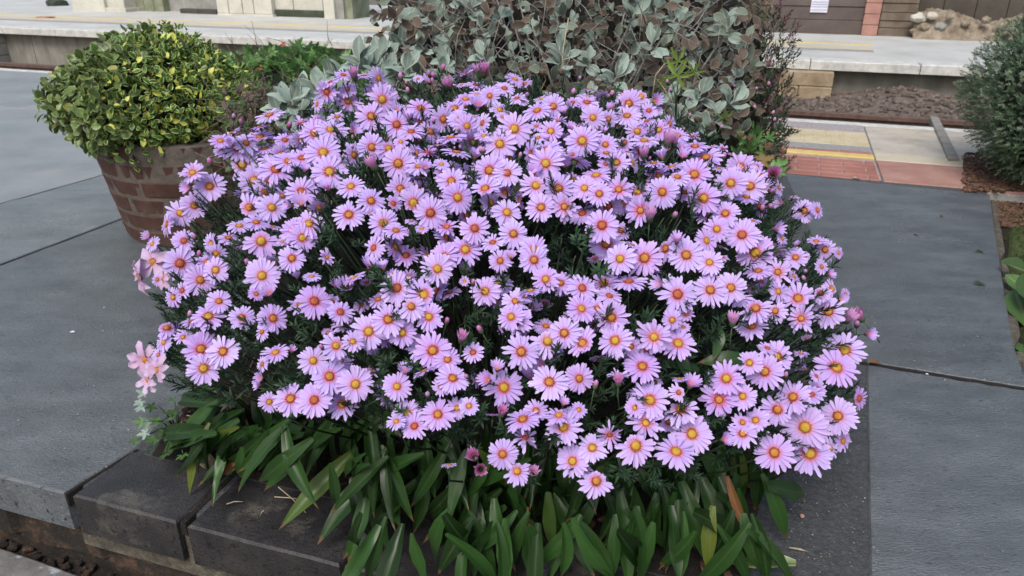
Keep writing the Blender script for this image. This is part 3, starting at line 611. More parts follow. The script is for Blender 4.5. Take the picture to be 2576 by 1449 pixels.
for i in range(500):
    s_ = RS.uniform(-1.6, 0.6); p = fl(s_, RS.uniform(-0.035, 0.02)); g.inst(vr[i % 8], Matrix.Translation((p.x, p.y, -0.197)) @ Matrix.Rotation(RS.uniform(0, 6), 4, 'Z') @ Matrix.Scale(RS.uniform(0.003, 0.010), 4))
obj('gutter_dirt', mesh('gutter_dirt', g, M['dirty_wall'], False), lo, kind='stuff')
# soil bed
bed = obj('soil_bed', None, None, None, kind='structure')
pts = [fl(s1+0.05, DB+0.002), fl(s4+0.62, DB+0.002), Vector((0.47, 1.15)), Vector((0.62, 1.6)), Vector((0.75, 2.2)), Vector((1.0, 2.9)), Vector((-0.5, 4.0)), Vector((-1.0, 3.2)), Vector((-0.62, 2.0)), Vector((-0.70, 1.5))]
g = prism(pts, -0.1, 0.012, 0.01); obj('soil', mesh('soil', g, M['soil']), bed)
g = G(); chip = [V_ov[i] for i in range(5)]
from mathutils.geometry import intersect_point_tri_2d
def inpoly(x, y, P):
    c = False; n = len(P)
    for i in range(n):
        a, b = P[i], P[i-1]
        if (a.y > y) != (b.y > y) and x < (b.x-a.x)*(y-a.y)/(b.y-a.y)+a.x: c = not c
    return c
cnt = 0
while cnt < 2600:
    x, y = RS.uniform(-0.85, 0.9), RS.uniform(0.6, 2.2)
    if not inpoly(x, y, pts): continue
    cnt += 1; s_ = RS.uniform(0.008, 0.026)
    if cnt % 3: g.inst(vr[cnt % 8], Matrix.Translation((x, y, 0.012)) @ Matrix.Rotation(RS.uniform(0, 6), 4, 'Z') @ Matrix.Scale(s_*0.35, 4), mi=0)
    else: g.inst(chip[cnt % 5], frame((x, y, 0.02), Vector((RS.normal(), RS.normal(), 0.1)), Vector((RS.normal()*0.4, RS.normal()*0.4, 1)), s_*1.4), RS.rand(), mi=1)
obj('litter', mesh('litter', g, [M['soil'], M['mulch']], False), bed, kind='stuff')
# right-hand verge, lower than the slabs
ver = obj('verge', None, None, None, kind='structure')
R0, R1, R2 = Q['tr'], Q['r2'], Vector((1.02, 0.9))
vg = [R2+Vector((0.0, -0.1)), R2+Vector((0, 0)), Q['j2'], R1, Q['r1'], R0, poly_at([(2430, 405)])[0]+Vector((0, 0.25)), un(3.6, N_yl0), un(6, N_red0-0.5), Vector((4.0, 0.6))]
obj('verge_soil', mesh('verge_soil', prism([v+Vector((0.02, 0)) for v in vg[:6]]+[R0+Vector((-0.12, 0.06)), R0+Vector((-0.06, 0.65)), un(3.7, N_yl0-0.2), Vector((4.4, 2.5)), Vector((4.0, 0.6))], -0.2, -0.05, 0.01), M['soil']), ver)
ke = [R0, Q['r1'], R1, Q['j2'], R2]
for a, b in zip(ke[:-1], ke[1:]):
    d_ = (b-a).normalized(); n2 = Vector((-d_.y, d_.x))
    if n2.x < 0: n2 = -n2
    obj('slab_bedding', mesh('slab_bedding', prism([a+n2*0.004, b+n2*0.004]+wob(b+n2*0.03, a+n2*0.03, 6, 0.006, 5)+[a+n2*0.03], -0.15, -0.02, 0.008), M['mortar']), ver)

exec_parts = True
# ================================================================= BRICK TUB AND ITS SHRUB
TC = Vector((-1.10, 2.62, 0)); TB, TT, TH = 0.275, 0.335, 0.355
t = thing('brick_tub', TC, 'round tapered tub of dark red bricks holding the variegated shrub', 'planter')
def arc(r0, r1, z0, z1, th0, th1, depth=0.06, seg=6):
    vs = []; f = []; g = G()
    for i in range(seg+1):
        a = th0+(th1-th0)*i/seg; e = 0.0015 if i in (0, seg) else 0
        for (rr, z) in ((r0-e-0.002, z0), (r0-e, z0+0.004), (r1-e, z1-0.004), (r1-e-0.002, z1), (r1-depth, z1), (r0-depth, z0)): vs.append((rr*math.cos(a), rr*math.sin(a), z))
    for i in range(seg):
        for j in range(6): a = i*6+j; b = i*6+(j+1) % 6; f += [(a, a+6, b+6), (a, b+6, b)]
    for o in (0, seg*6):
        for j in range(1, 5): f.append((o, o+j, o+j+1) if o == 0 else (o, o+j+1, o+j))
    g.add(vs, f); return g
NC, NBK = 6, 14; ch = TH/NC
for c in range(NC):
    za, zb_ = c*ch+0.004, (c+1)*ch-0.004; ra = TB+(TT-TB)*za/TH; rb = TB+(TT-TB)*zb_/TH; gap = 0.008/ra
    me = mesh('brick', arc(ra, rb, za, zb_, 0, 2*math.pi/NBK-gap), M['tub_brick'], False)
    for k in range(NBK): obj('brick', me, t, Matrix.Rotation(2*math.pi*(k+0.5*(c % 2)+RS.uniform(-0.04, 0.04))/NBK+0.2, 4, 'Z') @ Matrix.Scale(1+RS.uniform(-0.006, 0.006), 4))
g = G(); g_ = arc(TB-0.0015, TT-0.0015, 0, TH-0.004, 0, 2*math.pi-0.001, 0.05, 40); obj('mortar', mesh('mortar', g_, M['tub_mortar']), t)
g = G(); vs = [(0, 0, TH-0.03)]+[(math.cos(a)*(TT-0.04), math.sin(a)*(TT-0.04), TH-0.04) for a in np.linspace(0, 2*math.pi, 25)[:-1]]
g.add(vs, [(0, i, i % 24+1) for i in range(1, 25)]); obj('soil', mesh('soil', g, M['soil']), t)

def crown_dirs(n, c, rad, lo=0.8, hi=1.03, zmin=None, lump=0.08, seed=1):
    """points through the outer shell of a lumpy ellipsoid with outward normals"""
    out = []; rs = np.random.RandomState(seed); ph = rs.uniform(0, 6, 6)
    while len(out) < n:
        d = Vector(rs.normal(0, 1, 3)).normalized()
        if zmin is not None and d.z*rad[2]+c[2] < zmin: continue
        L = 1+lump*(math.sin(d.x*5+ph[0])+math.sin(d.y*6+ph[1])+math.sin(d.z*5+ph[2]))
        k = rs.uniform(lo, hi)*L; p = Vector((c[0]+d.x*rad[0]*k, c[1]+d.y*rad[1]*k, c[2]+d.z*rad[2]*k))
        nrm = Vector((d.x/rad[0], d.y/rad[1], d.z/rad[2])).normalized(); out.append((p, nrm, k))
    return out
def core_mesh(c, rad, k, m, root, name='inner_growth', seed=3, zmin=None):
    pk = rock(seed, 4, 1.0, 0.05); v = pk[0]*np.array(rad)*k+np.array(c); 
    if zmin is not None: v[:, 2] = np.maximum(v[:, 2], zmin)
    v = v-np.array(root.location); obj(name, mesh(name, (v, *pk[1:]), m), root)
def twigs(root, base, tips, m, r0=0.006, r1=0.0015, name='branch', asone=True):
    g = G(); inv = -root.location
    for tp in tips:
        b = Vector(base)+Vector((RS.uniform(-.05, .05), RS.uniform(-.05, .05), 0)); mpt = b.lerp(tp, 0.5)+rv(0.03); mpt.z = max(mpt.z, b.z+0.02)
        tube(g, [b+inv, b.lerp(mpt, 0.5)+rv(0.008)+inv, mpt+inv, mpt.lerp(tp, 0.55)+rv(0.008)+inv, tp+inv], r0, r1)
    obj(name, mesh(name, g, m), root, kind='stuff')
# variegated shrub
SC = Vector((-1.185, 2.56, 0.45)); SR = (0.285, 0.31, 0.205)
sh = thing('variegated_shrub', (SC.x, SC.y, TH-0.03), 'rounded green and yellow variegated shrub growing in the brick tub', 'shrub')
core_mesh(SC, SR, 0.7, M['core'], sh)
L = []
for i, (p, n, k) in enumerate(crown_dirs(7200, SC, SR, 0.72, 1.09, seed=5, lump=0.05)):
    if p.z < 0.315 and (p.xy-TC.xy).length < TT-0.01: continue
    side = (p.x-SC.x)/SR[0]; ol = side < 0.05+0.35*RS.normal()*0.5
    d = (n*0.5+rv(0.55)+Vector((0, 0, 0.1))).normalized(); up = (n*1.0+Vector((0, 0, 0.6))+rv(0.35))
    L.append(('rnd' if ol else 'ov', RS.randint(4), frame(p, d, up, RS.uniform(0.022, 0.04) if ol else RS.uniform(0.018, 0.031)), RS.rand(), 1.0, M['olive'] if ol else M['varieg']))
big = [l for l in L if l[5] == M['olive']]; small = [l for l in L if l[5] == M['varieg']]
place_leaves(sh, [l[:5] for l in big], M['olive'], 'leaf', 170); place_leaves(sh, [l[:5] for l in small], M['varieg'], 'variegated_leaf', 130)
twigs(sh, (SC.x+0.1, SC.y, TH-0.05), [p for p, n, k in crown_dirs(50, SC, SR, 0.6, 0.97, seed=8)], M['bark'])

# ================================================================= ASTER BUSH
BC = np.array((-0.03, 1.38, 0.12)); BR = np.array((0.70, 0.635, 0.56))
ab = thing('aster_bush', (0, 1.3, 0.0), 'large domed aster bush covered in lilac daisy flowers with yellow centres', 'flowering bush')
ABI = loc_of(ab)
def hit(x, y, infl=1.0):
    r = np.array(ray(x, y)); o = np.array(CAM)-BC; R = BR*infl
    a = ((r/R)**2).sum(); b = (o*r/R**2).sum(); c = ((o/R)**2).sum()-1; D = b*b-a*c
    t = (-b-math.sqrt(D))/a if D > 0 else -b/a
    return float(t), D > 0
DATA = {
(500,250,3.22): "1450,1090,430u 1505,1310,430f 870,1420,370f 1560,1040,300u 1740,960,340u 1370,910,250U 1740,830,230U 1860,680,350U 2060,1000,250u 1800,1110,330U 2010,1180,260r 1880,1260,300uk 2110,1270,380u 2280,1230,350u 1940,1380,430u 1230,1010,260u 2260,780,230U 2480,750,200u 2450,910,400f 2120,900,180U 1240,1150,180u",
(1200,250,3.22): "345,380,330f 385,255,250u 560,160,220u 610,350,250u 615,500,370f 820,170,230U 1010,210,300r 985,360,360u 1060,475,370f 1225,430,220r 920,695,370f 1245,800,360f 1555,590,330u 1430,890,320u 1480,650,230u 1400,730,220u 1300,1025,180u 925,1090,350f 1140,1110,340f 300,1160,430f 380,1410,430f 400,870,420u 480,700,240u 350,610,200U 230,740,180u 665,890,220r 220,540,200l 1265,1300,420f 1940,970,380U 1780,1070,260U 1845,730,320f 2060,740,300u 2150,820,300f 1990,590,320u 2130,470,270u 2110,160,330B 2270,290,230u 2290,570,230u 2280,410,200U 2350,780,260l 2370,950,260u 2440,1390,400f 2010,1160,350U 2260,1220,220u 1530,1340,340u 1620,1370,200u 1820,1310,200u 1500,1170,250rk 1360,1130,200U 1670,260,200u 1520,210,130u 1900,215,120U 1940,300,130U 1250,620,160u 1380,570,160u 1540,1000,180uk 1950,1370,280uk 770,860,130Uk 60,750,180U 2230,710,220U 1780,300,130U 2080,290,130U",
(1900,250,3.22): "515,215,240u 640,270,200U 380,335,260u 190,430,240f 540,460,250u 320,610,260u 800,620,340u 1010,565,300f 860,470,200u 1000,430,180U 1155,650,160u 1260,510,180u 1440,515,300u 1440,440,240u 1475,350,200U 1650,430,200B 1520,710,300f 1720,725,220f 1980,530,340f 2140,440,260f 1890,400,200U 2310,500,200r 2200,760,260u 2365,870,270f 505,855,420f 320,1050,400f 790,820,170u 975,885,300f 815,970,200u 910,1130,400u 910,1300,420f 720,1180,330l 115,955,270u 100,780,280l 350,700,150u 1220,860,170u 1380,1010,400f 1490,955,280u 1660,910,150u 1680,1060,280f 1925,1035,260f 2180,1010,340u 1690,1170,260u 1830,1175,220u 1960,1150,150U 1820,1290,340u 1680,1310,200u 1290,1260,380B 1150,1340,200u 2410,1230,220u 2300,1300,280U 1260,1180,100f 940,1000,120u 290,1270,200u 2250,900,250Uk 2240,620,220u 2330,620,180U 1080,750,260U 1340,830,200U 620,500,150u 20,1230,120u 1760,600,150uk",
(2600,400,3.22): "355,455,290u 545,465,210U 250,310,220r 580,600,300u 720,740,400u 570,960,420f 690,1265,400f 160,1185,390f 1040,1070,370f 1165,865,360f 1290,1110,400f 1090,950,200uk 1415,970,200u 1380,850,150u 350,990,330u 1200,740,250U 420,740,200u 400,630,160u 930,620,180U 800,600,140U 150,720,240u 80,790,260U 250,630,150l 1660,1130,200r 1870,1250,120U 1700,1330,200l 280,860,300U 880,880,200U 1060,700,140U",
(500,650,3.22): "1090,310,380f 1660,230,360f 1595,580,370f 1890,580,370f 2270,380,380f 2270,545,260u 2140,560,200l 890,555,330f 715,650,340f 540,795,300l 1470,820,280u 1690,770,280u 1330,975,270u 1755,1010,430f 1110,1045,250l 760,1010,280fk 1170,1175,270f 1170,1385,330f 710,1300,400f 2180,880,340f 2370,790,370f 2285,970,350f 2150,1235,330f 390,1310,230l 1905,830,200U 350,1050,200l 1050,1280,250u 2315,110,160u 830,330,200l 1470,1060,130lk 2030,1020,160u 310,960,160l",
(1200,650,3.22): "630,675,380f 655,310,340u 370,345,260u 915,495,340f 1075,780,380f 1460,520,420f 1290,335,330f 1200,530,220f 1235,880,310u 1680,650,400f 1840,160,230f 1950,240,360f 2030,450,390f 1890,830,310u 2250,850,370f 1860,1210,360f 2130,1120,400f 1770,1370,400f 950,1100,330l 345,1220,230f 1570,850,170u 1430,760,150u 890,1350,240u 1080,1370,200u 1350,950,170uk 250,580,260dk 1540,200,260Uk 900,640,150U 2110,1350,220dk 2150,390,120fk 1060,1270,160Uk 1500,180,150Uk",
(1900,650,3.22): "180,115,320f 415,135,350f 785,295,390f 1075,335,370f 850,580,370f 1150,570,410f 1410,330,320f 1600,405,320f 1850,350,430f 1560,165,370u 2130,620,430f 410,645,360f 130,335,380f 385,385,260fk 760,150,250u 495,920,360f 230,1030,300u 325,1265,290f 460,1220,170u 755,1120,350f 760,1255,360f 1635,810,430f 1690,1050,420fk 1870,1240,380f 2185,1230,460f 2030,1060,200u 1880,880,240fk 1550,1230,200dk",
(2600,800,3.22): "970,175,350f 860,375,310f 1185,450,430f 725,525,320r 465,710,440f 345,540,230u 765,805,330f 910,740,310u 1355,680,450f 1985,140,290f 2155,130,220r 1315,270,220U 1600,370,230r 1875,740,280f 1645,930,380f 1395,915,320u 1650,1180,290r 1905,1270,430f 355,1215,470f 775,1160,420f 1040,1130,400f 1360,1395,400f 1610,1430,300f 2140,535,240u 2250,640,300f 2250,540,170u 2430,680,150r 2210,860,200r 1850,980,180r 2200,1200,260f 2340,1140,250r 2520,1210,150r 2010,720,120r 1890,590,130u 150,1090,260l 900,600,200Uk 1440,1050,150fk 1330,1140,200Bk 2450,1280,160r 1690,80,180l 1700,500,160r 2290,970,170r",
(500,1050,3.22): "1765,170,420f 970,225,370f 740,360,250l 620,450,250l 1210,500,300f 1075,695,390u 1505,710,310f 870,765,260U 540,845,330u 980,1115,420f 1265,1150,400f 1010,1365,410f 1690,405,190f 1870,410,240u 1905,720,360f 1770,885,260l 1940,1160,330u 420,220,170l 745,960,200u 500,1030,230l 430,1190,180l 1770,1310,200l 2150,1150,140uk 2220,200,120uk",
(1200,1050,3.22): "185,500,430f 590,330,270u 690,200,300U 460,310,170u 520,640,320f 410,510,200fk 1250,330,430f 1595,415,450f 1135,735,430f 1430,565,370f 1660,700,360f 885,890,440f 1315,905,360f 465,1070,370f 680,1020,280f 1710,1135,450f 1900,1250,330f 170,1265,360f 2385,370,360f 2230,1160,280f 1400,190,220d 1190,170,220u 150,180,220u 2120,240,130f 860,260,180dk 790,550,200fk 1350,1420,230u 1600,1400,300u 360,900,160uk",
(1900,1050,3.22): "520,500,330f 715,370,320u 910,215,330f 1100,265,310u 1380,330,370f 1730,430,320u 1980,250,430u 465,700,320f 560,745,360f 1370,595,360f 1575,590,260f 1760,705,420f 1150,910,390f 935,1010,430f 1385,1040,420f 1805,1005,420f 2305,960,500f 595,1150,430f 2155,1340,430f 1125,400,170uk 900,520,250dk 640,450,200u 1540,800,200fk 2440,290,250l 2540,740,260f 400,850,200fk",
(2700,1200,3.22): "40,560,440f 1045,120,380f 1300,160,270f 1625,240,400f 1980,155,400f 150,185,230f 110,350,160u 2185,650,480f 2075,870,500f 2365,1270,300r 1310,730,400f 960,810,310f 1155,920,440f 660,1010,420f 565,1285,500f 870,1240,330f 1520,1250,430f 1320,1410,400f 1750,1220,340u 1190,620,250U 1620,690,180U 1680,890,220lk 1820,980,180r 1830,1150,230fk 190,1110,280u 50,1190,240f 60,1020,200U 2470,440,200r 1700,490,130d 1380,600,180U",
(900,1400,3.22): "1345,340,430f 1680,440,430f 845,630,420f 1150,645,420f 1505,700,370fk 570,670,260f 470,200,230l 475,360,180l 450,440,160l 2215,470,350f 2330,290,230uk 2345,815,350f 2440,980,340f 2205,920,250f",
(1700,1450,3.22): "355,205,390f 205,310,230f 165,670,400f 410,590,280f 565,560,240f 1015,320,460f 1600,255,460f 1985,205,370f 930,90,220u 820,230,250l 1430,620,310u 1260,735,420u 1285,970,370u 1000,1180,380f 1185,1400,350f 1725,680,330u 1785,835,430f 1865,690,240f 1980,610,200f 1780,540,170u 2155,1100,380f 1900,1270,400f 2380,930,350d 2480,170,300U 870,670,120U 310,1320,190U 2050,1380,200fk 2205,1527,420f",
(2300,1450,1.82): "545,275,270f 515,440,260f 770,340,250f 680,430,160fk 850,520,270f 735,650,280f 440,605,280f 435,330,130f 745,215,170f 830,170,160u 740,110,180U 580,140,110uk 900,430,130uk",
(2800,1500,1.82): "765,380,310f 1005,300,250f 800,570,310f 540,565,270f 310,425,200f 310,345,150f 405,330,180f 165,470,120r 1040,480,150r 950,530,150r",
}
BUDS = {(500,250,3.22): "2110,830 1400,715 1100,1310 1505,790", (1200,250,3.22): "1300,210 1670,170 1740,190 240,800 1830,100 2340,1150 1390,390", (1900,250,3.22): "670,420 1255,410 110,1150 1750,430", (2600,400,3.22): "200,360 1440,1420 1560,1390 1545,1180 940,750",
 (500,650,3.22): "1590,1300 950,1200 900,980", (2600,800,3.22): "2010,920 1990,1030 310,210", (1200,1050,3.22): "2230,280 1890,770 2330,880 290,1105", (2700,1200,3.22): "2340,330 1420,990", (1700,1450,3.22): "30,420 540,190 2190,310", (500,1050,3.22): "830,690"}
OPEN = {(1200,250,3.22): "700,190 2370,150 960,1350 1930,320", (1900,250,3.22): "2170,1210 60,150 2480,1040", (2600,400,3.22): "310,570 1580,980", (1900,650,3.22): "2250,720", (2700,1200,3.22): "740,300 2210,260 2400,240", (1200,1050,3.22): "2080,1000", (1700,1450,3.22): "2490,270 980,665 640,1225 720,1380 1385,1440"}

def petal_ring(seed, n=34, style='open'):
    """ray florets: radius 1, disc radius about 0.2; +Z is the face"""
    rr = random.Random(seed); g = G()
    for i in range(n):
        lay = i % 2; a = 2*math.pi*(i+rr.uniform(-0.38, 0.38))/n; L = rr.uniform(0.82, 1.03)-(0.06 if lay else 0); hw = rr.uniform(0.068, 0.098)
        if rr.random() < 0.05: L *= 0.7
        tilt = rr.uniform(-0.05, 0.16)-(0.1 if lay else 0); droop = rr.uniform(0.0, 0.28); tw = rr.uniform(-0.5, 0.5)
        if style == 'cup': tilt += 0.75; droop *= 0.3
        if style == 'messy': tilt += rr.uniform(-0.6, 0.9); L *= rr.uniform(0.6, 1.0); tw *= 2.5
        if style == 'half' and math.cos(a) < -0.3: L *= 0.55
        ca, sa = math.cos(a), math.sin(a); vs = []; mid = []; rad = []; z0 = -0.02*lay
        if style == 'half': z0 -= 0.05*math.cos(a)
        side = rr.uniform(-0.05, 0.05)
        for (q, wq) in ((0.0, 0.35), (0.3, 0.62), (0.62, 1.0), (0.87, 0.92)):
            r_ = 0.15+(L-0.15)*q; z = z0+tilt*(r_-0.15)-droop*(r_-0.15)**2
            if style == 'cup': z += 0.25*q; r_ *= 0.8
            for c in (-1, 0, 1):
                lx = c*hw*wq+side*q*q; dz = abs(c)*hw*wq*0.35+c*hw*wq*math.sin(tw*q)*0.8
                vs.append((r_*ca-lx*sa, r_*sa+lx*ca, z+dz)); mid.append(1-abs(c)); rad.append(r_)
        r_ = L; z = z0+tilt*(r_-0.15)-droop*(r_-0.15)**2+(0.25 if style == 'cup' else 0)
        if style == 'cup': r_ *= 0.8
        vs.append((r_*ca-side*sa, r_*sa+side*ca, z)); mid.append(0.5); rad.append(L)
        f = []
        for k in range(3):
            for j in range(2): b = k*3+j; f += [(b, b+3, b+4), (b, b+4, b+1)]
        f += [(9, 12, 10), (10, 12, 11)]
        g.add(vs, f, mid, rad)
    # calyx
    vs = []; f = []
    for k, (r_, z) in enumerate(((0.17, -0.03), (0.19, -0.12), (0.13, -0.26), (0.03, -0.33))):
        for j in range(8): a = 2*math.pi*j/8; q = r_*(1+0.12*(j % 2)); vs.append((q*math.cos(a), q*math.sin(a), z))
    for k in range(3):
        for j in range(8): a = k*8+j; b = k*8+(j+1) % 8; f += [(a, a+8, b+8), (a, b+8, b)]
    g.add(vs, f, mi=1)
    g2 = G(); tube(g2, [(0, 0, -0.3), (0.03, 0.02, -0.8), (0.0, 0.1, -1.6)], 0.03, 0.03, 4); v, f, *_ = g2.pack(); g.add(v, f, mi=1)
    return g.pack()
def disc(seed, spiky=0.4, n=70):
    rr = random.Random(seed); g = G(); vs = [(0, 0, 0.085)]; rad = [0]; f = []
    for k, (r_, z) in enumerate(((0.1, 0.078), (0.18, 0.04), (0.2, -0.03))):
        for j in range(12): a = 2*math.pi*j/12; vs.append((r_*math.cos(a), r_*math.sin(a), z)); rad.append(r_*5)
    for j in range(12): f.append((0, 1+j, 1+(j+1) % 12))
    for k in range(2):
        for j in range(12): a = 1+k*12+j; b = 1+k*12+(j+1) % 12; f += [(a, a+12, b+12), (a, b+12, b)]
    g.add(vs, f, rad=rad)
    for i in range(n):
        q = math.sqrt((i+0.5)/n); a = i*2.39996; r_ = 0.2*q; z = 0.085*(1-q*q)+0.0
        h = (0.028 if q < 0.7 else 0.028+spiky*0.13*rr.random()); out = 0.2+0.9*q; s_ = 0.014
        b = Vector((r_*math.cos(a), r_*math.sin(a), z)); d = Vector((math.cos(a)*out*q, math.sin(a)*out*q, 1)).normalized(); x = d.orthogonal().normalized(); y = d.cross(x)
        tip = b+d*h; m = b+d*h*0.7
        vv = [b+x*s_, b+y*s_, b-x*s_, b-y*s_, m+x*s_, m+y*s_, m-x*s_, m-y*s_, tip]
        ff = [];
        for j in range(4): k2 = (j+1) % 4; ff += [(j, k2, k2+4), (j, k2+4, j+4), (j+4, k2+4, 8)]
        g.add([tuple(v) for v in vv], ff, rad=[q]*8+[max(0, q-0.05)])
    return g.pack()
PV = {'open': [petal_ring(i, random.choice((32, 35, 38, 42))) for i in range(16)], 'cup': [petal_ring(60+i, 26, 'cup') for i in range(4)], 'messy': [petal_ring(80+i, 30, 'messy') for i in range(4)], 'half': [petal_ring(95+i, 32, 'half') for i in range(3)]}
DV = [disc(i, s_) for i, s_ in enumerate((0.25, 0.5, 0.9, 0.4, 0.7))]
PM = {k: [mesh('flower', pk, [M['petal'], M['green_stem']]) for pk in v] for k, v in PV.items()}
DM = {(i, m): mesh('flower_disc', DV[i], M[m]) for i in range(len(DV)) for m in ('disc_y', 'disc_o', 'disc_r')}
flowers = []
for (ox, oy, sc_), txt in DATA.items():
    for tok in txt.split():
        code = tok.lstrip('0123456789,'); x, y, wd = [float(q) for q in tok[:len(tok)-len(code)].split(',')]
        px, py, pw = (ox+x/sc_)*0.62891, (oy+y/sc_)*0.62891, wd/sc_*0.62891
        flowers.append((px, py, pw, code))
def near_dup(F):
    out = []
    for q in F:
        if any((q[0]-o[0])**2+(q[1]-o[1])**2 < 11**2 for o in out): continue
        out.append(q)
    return out
flowers = near_dup(flowers)
HOL = [(870, 650, 75), (1390, 620, 110), (920, 455, 60), (1790, 870, 100), (560, 560, 70), (700, 870, 80), (1180, 830, 75), (1330, 1090, 90), (1530, 1020, 70), (880, 480, 50), (1640, 590, 45), (1130, 980, 60), (1000, 1130, 90), (610, 900, 70)]
k_ = 0
while k_ < 900:   # half hidden flowers deeper in the crown
    k_ += 1; fx = RS.uniform(480, 2090); fy = RS.uniform(225, 520) if k_ % 3 else RS.uniform(300, 1040)
    if fy < 232+abs(fx-1300)*0.2 or any((fx-q[0])**2+(fy-q[1])**2 < 28**2 for q in flowers) or any((fx-a)**2+(fy-b)**2 < c*c for a, b, c in HOL): continue
    if fx > 1690+(fy-250)*1.15 or fx < 860-(fy-215)*1.15: continue
    if fy > 560 and (fx < 520 or (fx-1300)**2/820**2+(fy-560)**2/480**2 > 1): continue
    flowers.append((fx, fy, RS.uniform(44, 76), random.choice(('uk', 'Uk', 'fk', 'lk', 'rk', 'Bk', 'uk'))))
def fmat(px, py, code, pw):
    t, ok = hit(px, py); t += RS.uniform(-0.012, 0.012)+(0.045 if 'k' in code else 0)
    p = atd(px, py, t); v = (CAM-p).normalized(); r = Vector((1, 0, 0)); up = r.cross(-v).normalized() if False else (Vector((0, 0, 1))-v*v.z).normalized()
    rt = up.cross(v)
    k = code[0]; j = 0.17
    n = {'f': v+up*0.22, 'u': v*0.75+up*0.95, 'U': v*0.30+up*1.0, 'l': v*0.75-rt*0.85+up*0.3, 'r': v*0.75+rt*0.85+up*0.3, 'd': v*0.7-up*0.8, 'B': up*0.9-v*0.45}[k]
    n = (n.normalized()+rv(j)).normalized(); D = min(max(pw*t/FP, 0.016), 0.062)
    return p, n, D, t
def zframe(p, n, s, ang):
    q = Vector(n).to_track_quat('Z', 'Y').to_matrix().to_4x4(); return Matrix.Translation(p) @ q @ Matrix.Rotation(ang, 4, 'Z') @ Matrix.Scale(s, 4)
recs = []
for px, py, pw, code in flowers:
    p, n, D, t = fmat(px, py, code, pw); recs.append((pw*(0.6 if 'k' in code else 1), p, n, D, code, py))
recs.sort(key=lambda r: -r[0])
print('FLOWERS', len(recs))
sg = G(); stem = G(); dg = {m: G() for m in ('disc_y', 'disc_o', 'disc_r')}
for i, (pw, p, n, D, code, py) in enumerate(recs):
    st = 'open'; q = RS.rand()
    if code[0] in 'ulr' and D < 0.03 and q < 0.5: st = 'cup'
    elif code[0] == 'U' and q < 0.2: st = 'messy'
    elif q < 0.07: st = 'messy'
    elif code[0] == 'd': st = 'half'
    elif q < 0.2: st = 'half'
    k = RS.randint(len(PV[st])); m = ABI @ zframe(p, n, D/2*1.22, RS.uniform(0, 6.28)); dm = RS.choice(['disc_y', 'disc_o', 'disc_r'], p=[0.5, 0.35, 0.15] if py > 600 else [0.35, 0.43, 0.22]); dk = RS.randint(len(DV))
    ds = Matrix.Translation((0, 0, -0.01)) @ Matrix.Diagonal((1.2, 1.2, 1.3, 1)) if st not in ('messy', 'cup') else Matrix.Scale(0.95, 4)
    if i < 300:
        o = obj('flower', PM[st][k], ab, m); obj('flower_disc', DM[(dk, dm)], o, ds)
    else:
        sg.inst(PV[st][k], m, RS.rand()); dg[dm].inst(DV[dk], m @ ds)
    b = Vector((p.x*0.75-0.01, 1.38+(p.y-1.38)*0.72, max(0.03, p.z-0.16))); e = p-n*D*0.5
    tube(stem, [ABI @ b, ABI @ (b.lerp(e, 0.55)+Vector((0, 0, -0.01))+rv(0.006)), ABI @ e], 0.0022, 0.0013, 4)
obj('small_flowers', mesh('small_flowers', sg, [M['petal'], M['green_stem']]), ab, kind='stuff')
dd = G()
for j, m in enumerate(dg):
    if dg[m].v: v, f, mid, rad, r_, mi = dg[m].pack(); dd.add(v, f, mid, rad, r_, mi=j)
obj('small_discs', mesh('small_discs', dd, [M['disc_y'], M['disc_o'], M['disc_r']]), ab, kind='stuff')
# buds
def bud_geo(openf, seed):
    rr = random.Random(seed); g = G(); n = 16 if openf else 10
    for i in range(n):
        a = 2*math.pi*i/n+rr.uniform(-.15, .15); vs = []; ca, sa = math.cos(a), math.sin(a)
        for (z, r_, w_) in ((0, 0.24, 0.1), (0.45, 0.42 if openf else 0.34, 0.13), (0.85, 0.55 if openf else 0.26, 0.11), (1.15 if openf else 1.05, 0.68*rr.uniform(.7, 1.1) if openf else 0.06, 0.02)):
            for c in (-1, 1): vs.append((r_*ca-c*w_*sa, r_*sa+c*w_*ca, z))
        f = []
        for k in range(3): b = k*2; f += [(b, b+1, b+3), (b, b+3, b+2)]
        g.add(vs, f, rad=[0.1, 0.1, 0.3, 0.3, 0.7, 0.7, 1, 1])
    vs = []; f = []
    for k, (r_, z) in enumerate(((0.05, -0.5), (0.3, -0.25), (0.36, 0.1), (0.3, 0.35))):
        for j in range(8): a = 2*math.pi*j/8; q = r_*(1+0.12*(j % 2)); vs.append((q*math.cos(a), q*math.sin(a), z))
    for k in range(3):
        for j in range(8): a = k*8+j; b = k*8+(j+1) % 8; f += [(a, b, b+8), (a, b+8, a+8)]
    g.add(vs, f, mi=1); g2 = G(); tube(g2, [(0, 0, -0.4), (0.1, 0, -1.8), (0.0, 0.2, -3.6)], 0.07, 0.07, 4); v, f, *_ = g2.pack(); g.add(v, f, mi=1)
    return g
BM = [mesh('bud', bud_geo(False, i), [M['bud_petal'], M['green_stem']]) for i in range(3)]; OM = [mesh('opening_bud', bud_geo(True, i), [M['bud_petal'], M['green_stem']]) for i in range(3)]
for src, ml, s_ in ((BUDS, BM, 0.0085), (OPEN, OM, 0.0135)):
    for (ox, oy, sc_), txt in src.items():
        for tok in txt.split():
            x, y = [float(q) for q in tok.split(',')]; px, py = (ox+x/sc_)*0.62891, (oy+y/sc_)*0.62891
            t, ok = hit(px, py); t -= 0.02; p = atd(px, py, t); v = (CAM-p).normalized(); n = (Vector((0, 0, 1))*0.9+v*0.35+rv(0.3)).normalized()
            obj('bud' if ml is BM else 'opening_bud', ml[RS.randint(3)], ab, ABI @ zframe(p, n, s_*RS.uniform(0.85, 1.2)*t/1.05, RS.uniform(0, 6)))
